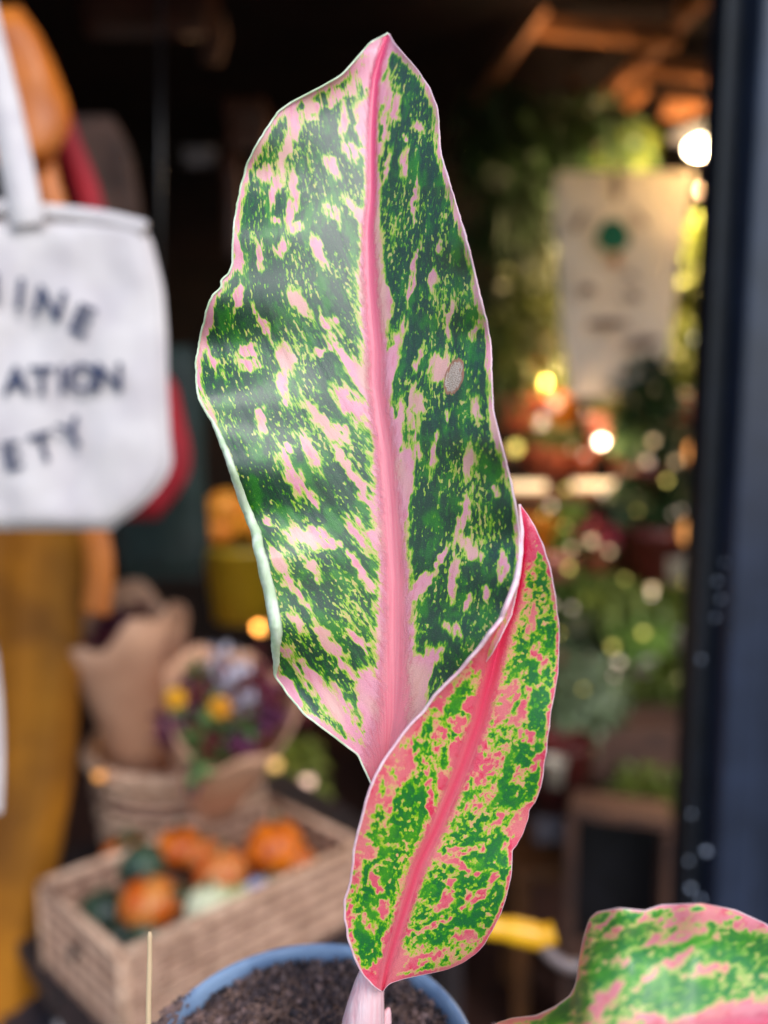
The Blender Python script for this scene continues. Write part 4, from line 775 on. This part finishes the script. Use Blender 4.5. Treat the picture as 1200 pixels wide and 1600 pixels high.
def pplant(label, px, py, z, wpx, hpx, fol, pot=None, potw=40, poth=34, n=260, ll=.05, lw=.012, droop=.3, seed=0, cat='plant', name='plant', flowers=None, stem_to=None, group=None):
    """foliage mass centred (px,py); pot directly below"""
    rs = random.Random(seed + int(px * 7 + py)); c = P(px, py, z); t = thing(name, label, cat, c, group)
    m = mat('foliage_' + fol, GR[fol][0], GR[fol][1], .5, 9, .1, lo=.3, hi=.7)
    mb = MB(); leaves(mb, c, (wpx / 2 / F * z, wpx / 2 / F * z * .8, hpx / 2 / F * z), n, ll, lw, rs, droop); mb.build('foliage', m, t, smooth=False)
    st = MB()
    for i in range(7):
        e = c + Vector((rs.uniform(-.5, .5) * wpx / F * z, rs.uniform(-.3, .3) * wpx / F * z, rs.uniform(-.2, .4) * hpx / F * z)); b0 = c - Vector((0, 0, hpx / 2 / F * z * 1.02)); st.tube([b0, (b0 + e) / 2 + Vector((0, 0, .01)), e], [.003, .002, .001], 5)
    st.build('stems', m, t)
    if pot:
        r_ = potw / 2 / F * z; h_ = poth / F * z; b0 = c - Vector((0, 0, hpx / 2 / F * z + h_ * .9))
        MB().lathe([(.001, 0), (r_ * .72, 0), (r_ * .94, h_ * .78), (r_ * 1.06, h_ * .79), (r_ * 1.06, h_), (r_ * .94, h_), (r_ * .9, h_ * .85), (.001, h_ * .85)], 28, b0).build('pot', pot, t)
    if flowers:
        fm = MB(); leaves(fm, c + Vector((0, -.03, .02)), (wpx / 2 / F * z, .03, hpx / 2 / F * z * .7), 70, .028, .014, rs, 0); fm.build('blossoms', flowers, t, smooth=False)
    return t
m_pinkfl = mat('pink_blossom', lin(214, 96, 112), lin(180, 64, 86), .6, 20, .1)
PL = [('large dark olive trailing plant hanging left of the printed cloth', 800, 330, 2.25, 110, 340, 'deep', None, 0, 0, 420, .10, .012, 1.0),
 ('olive leafy plant low behind the tall leaf, left of the printed cloth', 812, 520, 2.2, 110, 210, 'olive', m_terra, 70, 50, 330, .07, .016, .5),
 ('drooping dark fern under the timber rack', 900, 215, 2.3, 170, 90, 'deep', None, 0, 0, 330, .10, .012, .9),
 ('bright yellow-green bush beside the post right of the cloth', 1085, 440, 2.3, 60, 190, 'olive', None, 0, 0, 300, .06, .018, .4),
 ('yellow-green plant beside the post below the bush', 1078, 560, 2.25, 90, 120, 'bright', m_terra, 60, 40, 260, .05, .016, .4),
 ('dark green upright plant in front of the cloth corner', 1010, 650, 2.0, 80, 170, 'deep', m_mpot, 80, 60, 300, .07, .018, .2),
 ('wide dark green plant on the shelf in the middle right', 1022, 780, 2.0, 120, 100, 'deep', m_mpot, 100, 90, 330, .05, .018, .3),
 ('small green plant in the left terracotta pot on the top shelf', 838, 680, 2.25, 50, 40, 'olive', m_terra, 42, 36, 120, .03, .010, .3),
 ('small olive plant in the middle terracotta pot on the top shelf', 885, 690, 2.2, 46, 40, 'olive', m_terra, 44, 36, 120, .03, .010, .3),
 ('low plant in the large pink glazed pot on the top shelf', 948, 640, 2.1, 50, 24, 'bright', m_pinkpot, 66, 58, 90, .03, .010, .3),
 ('lime green seedling tray plant on the second shelf', 872, 845, 2.1, 60, 50, 'lime', m_terra, 44, 30, 160, .035, .012, .3),
 ('pink flowering plant on the left of the second shelf', 932, 845, 2.05, 60, 46, 'olive', m_terra, 40, 30, 120, .03, .010, .3),
 ('pink flowering plant on the right of the second shelf', 990, 840, 2.05, 60, 46, 'olive', m_mpot, 60, 40, 120, .03, .010, .3),
 ('bright green trailing plant on the third shelf', 965, 930, 2.0, 130, 50, 'bright', m_dpot, 60, 40, 260, .05, .012, .7),
 ('olive bushy plant by the post on the third shelf', 1050, 950, 2.05, 90, 60, 'bright', m_whpot, 60, 40, 240, .04, .014, .4),
 ('deep green plant by the post on the fourth shelf', 1040, 1070, 2.0, 100, 110, 'olive', m_terra, 50, 40, 300, .05, .014, .4),
 ('grey-green trailing succulent spilling over the fourth shelf', 915, 1100, 1.8, 130, 150, 'grey', m_mpot, 76, 44, 420, .035, .014, .8),
 ('round olive cushion plant on the bottom wooden crate', 1010, 1245, 1.7, 120, 90, 'olive', m_dpot, 60, 30, 320, .03, .010, .2),
 ('small plant right of the round basket beside the lights', 455, 1190, 1.9, 90, 60, 'bright', m_terra, 60, 40, 200, .04, .014, .4),
 ('olive plant between the lights behind the pumpkin crate', 470, 1235, 1.9, 70, 40, 'bright', m_dpot, 60, 40, 160, .04, .012, .4),
 ('leafy plant hanging over the lower shelf behind the furled leaf', 900, 1000, 2.1, 90, 90, 'grey', m_terra, 60, 40, 240, .05, .014, .5),
 ('small pinkish succulent at the left end of the second shelf', 815, 850, 2.1, 40, 30, 'grey', m_pinkpot, 40, 30, 90, .025, .010, .2),
 ('pale leafy plant in the cream pot on the second shelf', 1050, 800, 2.05, 60, 60, 'grey', m_whpot, 46, 40, 160, .04, .014, .4),
 ('yellow-green grass tuft in the middle of the third shelf', 905, 930, 2.05, 50, 60, 'lime', m_whpot, 40, 30, 130, .06, .006, .4),
 ('yellow-green herb in a cream pot on the fourth shelf', 960, 1050, 2.0, 60, 50, 'bright', m_whpot, 40, 34, 150, .035, .012, .3),
 ('small lime plant just right of the furled leaf tip', 880, 800, 2.15, 50, 36, 'lime', m_pinkpot, 36, 26, 120, .03, .011, .3),
 ('olive leaves behind the glint bead left of the cloth', 860, 560, 2.4, 70, 120, 'bright', m_terra, 60, 44, 240, .05, .014, .4),
 ('tall pale reed plant at the left of the printed cloth', 850, 440, 2.35, 60, 180, 'olive', m_terra, 50, 40, 240, .08, .010, .3),
 ('dark trailing plant hanging high above the tall leaf shoulder', 780, 210, 2.3, 110, 120, 'deep', None, 0, 0, 260, .10, .012, 1.0),
 ('pale green cluster between the third and fourth shelf', 1000, 1000, 1.95, 90, 50, 'lime', m_whpot, 50, 30, 180, .04, .014, .4),
 ('hanging ivy above the printed cloth', 960, 225, 2.35, 120, 60, 'olive', None, 0, 0, 240, .05, .014, .8)]
for i, q in enumerate(PL):
    pplant(q[0], q[1], q[2], q[3], q[4], q[5], q[6], q[7], q[8], q[9], q[10], q[11], q[12], q[13], seed=i, flowers=m_pinkfl if 'pink flowering' in q[0] else None)
# pots, jars on shelves
def pot_only(px, py0, py1, z, wpx, m, label, taper=.75): bucket(px, py0, py1, z, wpx, m, label, 'pot', 'plant_pot', taper)
pot_only(905, 706, 742, 2.1, 46, m_terra, 'empty terracotta pot at the centre of the middle shelf'); pot_only(860, 706, 742, 2.1, 44, m_terra, 'empty terracotta pot second from left on the middle shelf'); pot_only(985, 690, 745, 2.15, 70, m_terra, 'wide terracotta pot right of the pink glazed pot')
pot_only(878, 625, 668, 2.3, 36, m_or2, 'orange pot under the hanging cloth'); pot_only(1045, 868, 905, 2.0, 60, m_whpot, 'cream bowl by the post on the third shelf'); pot_only(880, 1150, 1250, 1.7, 90, m_mpot, 'dark red-brown pot below the trailing succulent', .85)
pot_only(865, 1185, 1225, 1.6, 36, m_whpot, 'cream jar in front of the dark red-brown pot'); pot_only(1000, 1008, 1050, 2.0, 50, m_terra, 'terracotta pot at the centre of the fourth shelf'); pot_only(830, 808, 860, 2.1, 80, m_or2, 'orange bowl close to the tip of the furled leaf')
pot_only(870, 870, 900, 2.0, 60, m_pinkpot, 'pinkish bowl under the lime green plant')
# wooden box and frame low at the right
m_bx = mat('pale_box_wood', lin(96, 64, 50), lin(70, 46, 38), .7, 12, .3, stretch=(1, 6, 1))
wb = thing('wooden_planter', 'weathered wooden planter box on the lower shelf near the post', 'planter', P(1010, 1180, 1.75))
for i in range(3): MB().box(P(1010, 1152 + i * 26, 1.75), (.25, .02, .034)).build('plank', m_bx, wb, smooth=False, bevel=.002)
MB().box(P(1010, 1180, 1.75) + Vector((0, .1, 0)), (.245, .17, .10)).build('box_body', m_bx, wb, smooth=False)
fr = thing('wooden_crate', 'open wooden crate standing on its side near the foot of the post', 'crate', P(990, 1420, 1.45)); cf = P(990, 1400, 1.45)
zt = P(990, 1300, 1.45).z; w2 = 76 / F * 1.45; Mf = Matrix.Rotation(R(-16), 3, 'Z').to_4x4(); base_z = 0.0
MB().box((cf.x, cf.y + .1, zt), (w2 * 2.1, .09, .02), Mf).build('top_board', m_bx, fr, smooth=False, bevel=.003)
for s_ in (-1, 1):
    q = Mf.to_3x3() @ Vector((s_ * w2, 0, 0)); MB().box((cf.x + q.x, cf.y + .1 + q.y, (zt - .012) / 2), (.022, .085, zt - .024), Mf).build('side_board', m_bx, fr, smooth=False, bevel=.003)
MB().box((cf.x, cf.y + .15, zt / 2), (w2 * 2, .01, zt - .03), Mf).build('back_board', m_black, fr, smooth=False)
MB().box((cf.x, cf.y + .1, zt * .45), (w2 * 1.96, .08, .018), Mf).build('inner_shelf', m_bx, fr, smooth=False)
tag(slab('folded_cloth', [(832, 1275), (834, 1320)], [(905, 1275), (908, 1320)], 1.7, .08, m_grey, None, 10, 12, .01, 4), 'folded grey-blue cloth on the dark stool behind the furled leaf', 'cloth')
stl = thing('stool', 'orange-brown wooden stool behind the furled leaf', 'stool', P(860, 1340, 1.75)); s0 = P(862, 1330, 1.75)
MB().box(s0, (.2, .2, .03)).build('seat', m_timber, stl, smooth=False, bevel=.004)
for a_ in (-1, 1):
    for b_ in (-1, 1): MB().box((s0.x + a_ * .08, s0.y + b_ * .08, (s0.z - .015) / 2), (.03, .03, s0.z - .03)).build('leg', m_timber, stl, smooth=False)
# yellow handled tool
m_yh = mat('yellow_plastic', lin(238, 176, 14), lin(220, 156, 10), .35, 30, .1); m_gh = mat('grey_metal', lin(120, 104, 104), lin(96, 84, 84), .4, 30, .1)
tl = thing('hand_tool', 'yellow handled hook tool beside the furled leaf', 'tool', P(810, 1455, .62))
MB().tube(curve([P(700, 1440, .62), P(790, 1452, .62), P(840, 1462, .62), P(866, 1457, .62)], 6), [.009] * 7 + [.0105] * 6 + [.0085] * 6, 14).build('handle', m_yh, tl)
MB().tube(curve([P(838, 1466, .62), P(858, 1490, .62), P(880, 1506, .62), P(905, 1510, .62), P(935, 1495, .62)], 6), .0058, 10).build('hook', m_gh, tl)
MB().tube([P(700, 1440, .62), P(560, 1700, .62), Vector((P(560, 1700, .62).x, P(560, 1700, .62).y, 0))], .008, 8).build('handle_support', m_black, tl)
# dark clutter under the crate at the lower left
cl_ = thing('black_crate', 'black plastic crate with white and red packets on the floor below the gourds', 'crate', P(110, 1560, 1.2)); q = P(110, 1585, 1.2)
MB().box(q, (.2, .2, .1), Mr).build('crate_body', m_dpot, cl_, smooth=False, bevel=.01)
MB().tube([P(60, 1510, 1.1), P(110, 1505, 1.12), P(170, 1520, 1.15)], .006, 8).build('crate_handle', m_dpot, cl_)
tag(slab('paper_packet', [(88, 1576), (86, 1620)], [(140, 1590), (136, 1620)], 1.02, .02, m_canvas, None, 10, 8), 'small white packet on the black crate at the lower left', 'packet')
tag(slab('red_packet', [(138, 1585), (136, 1620)], [(182, 1580), (180, 1620)], 1.03, .02, m_red, None, 10, 8), 'small red packet on the black crate at the lower left', 'packet')
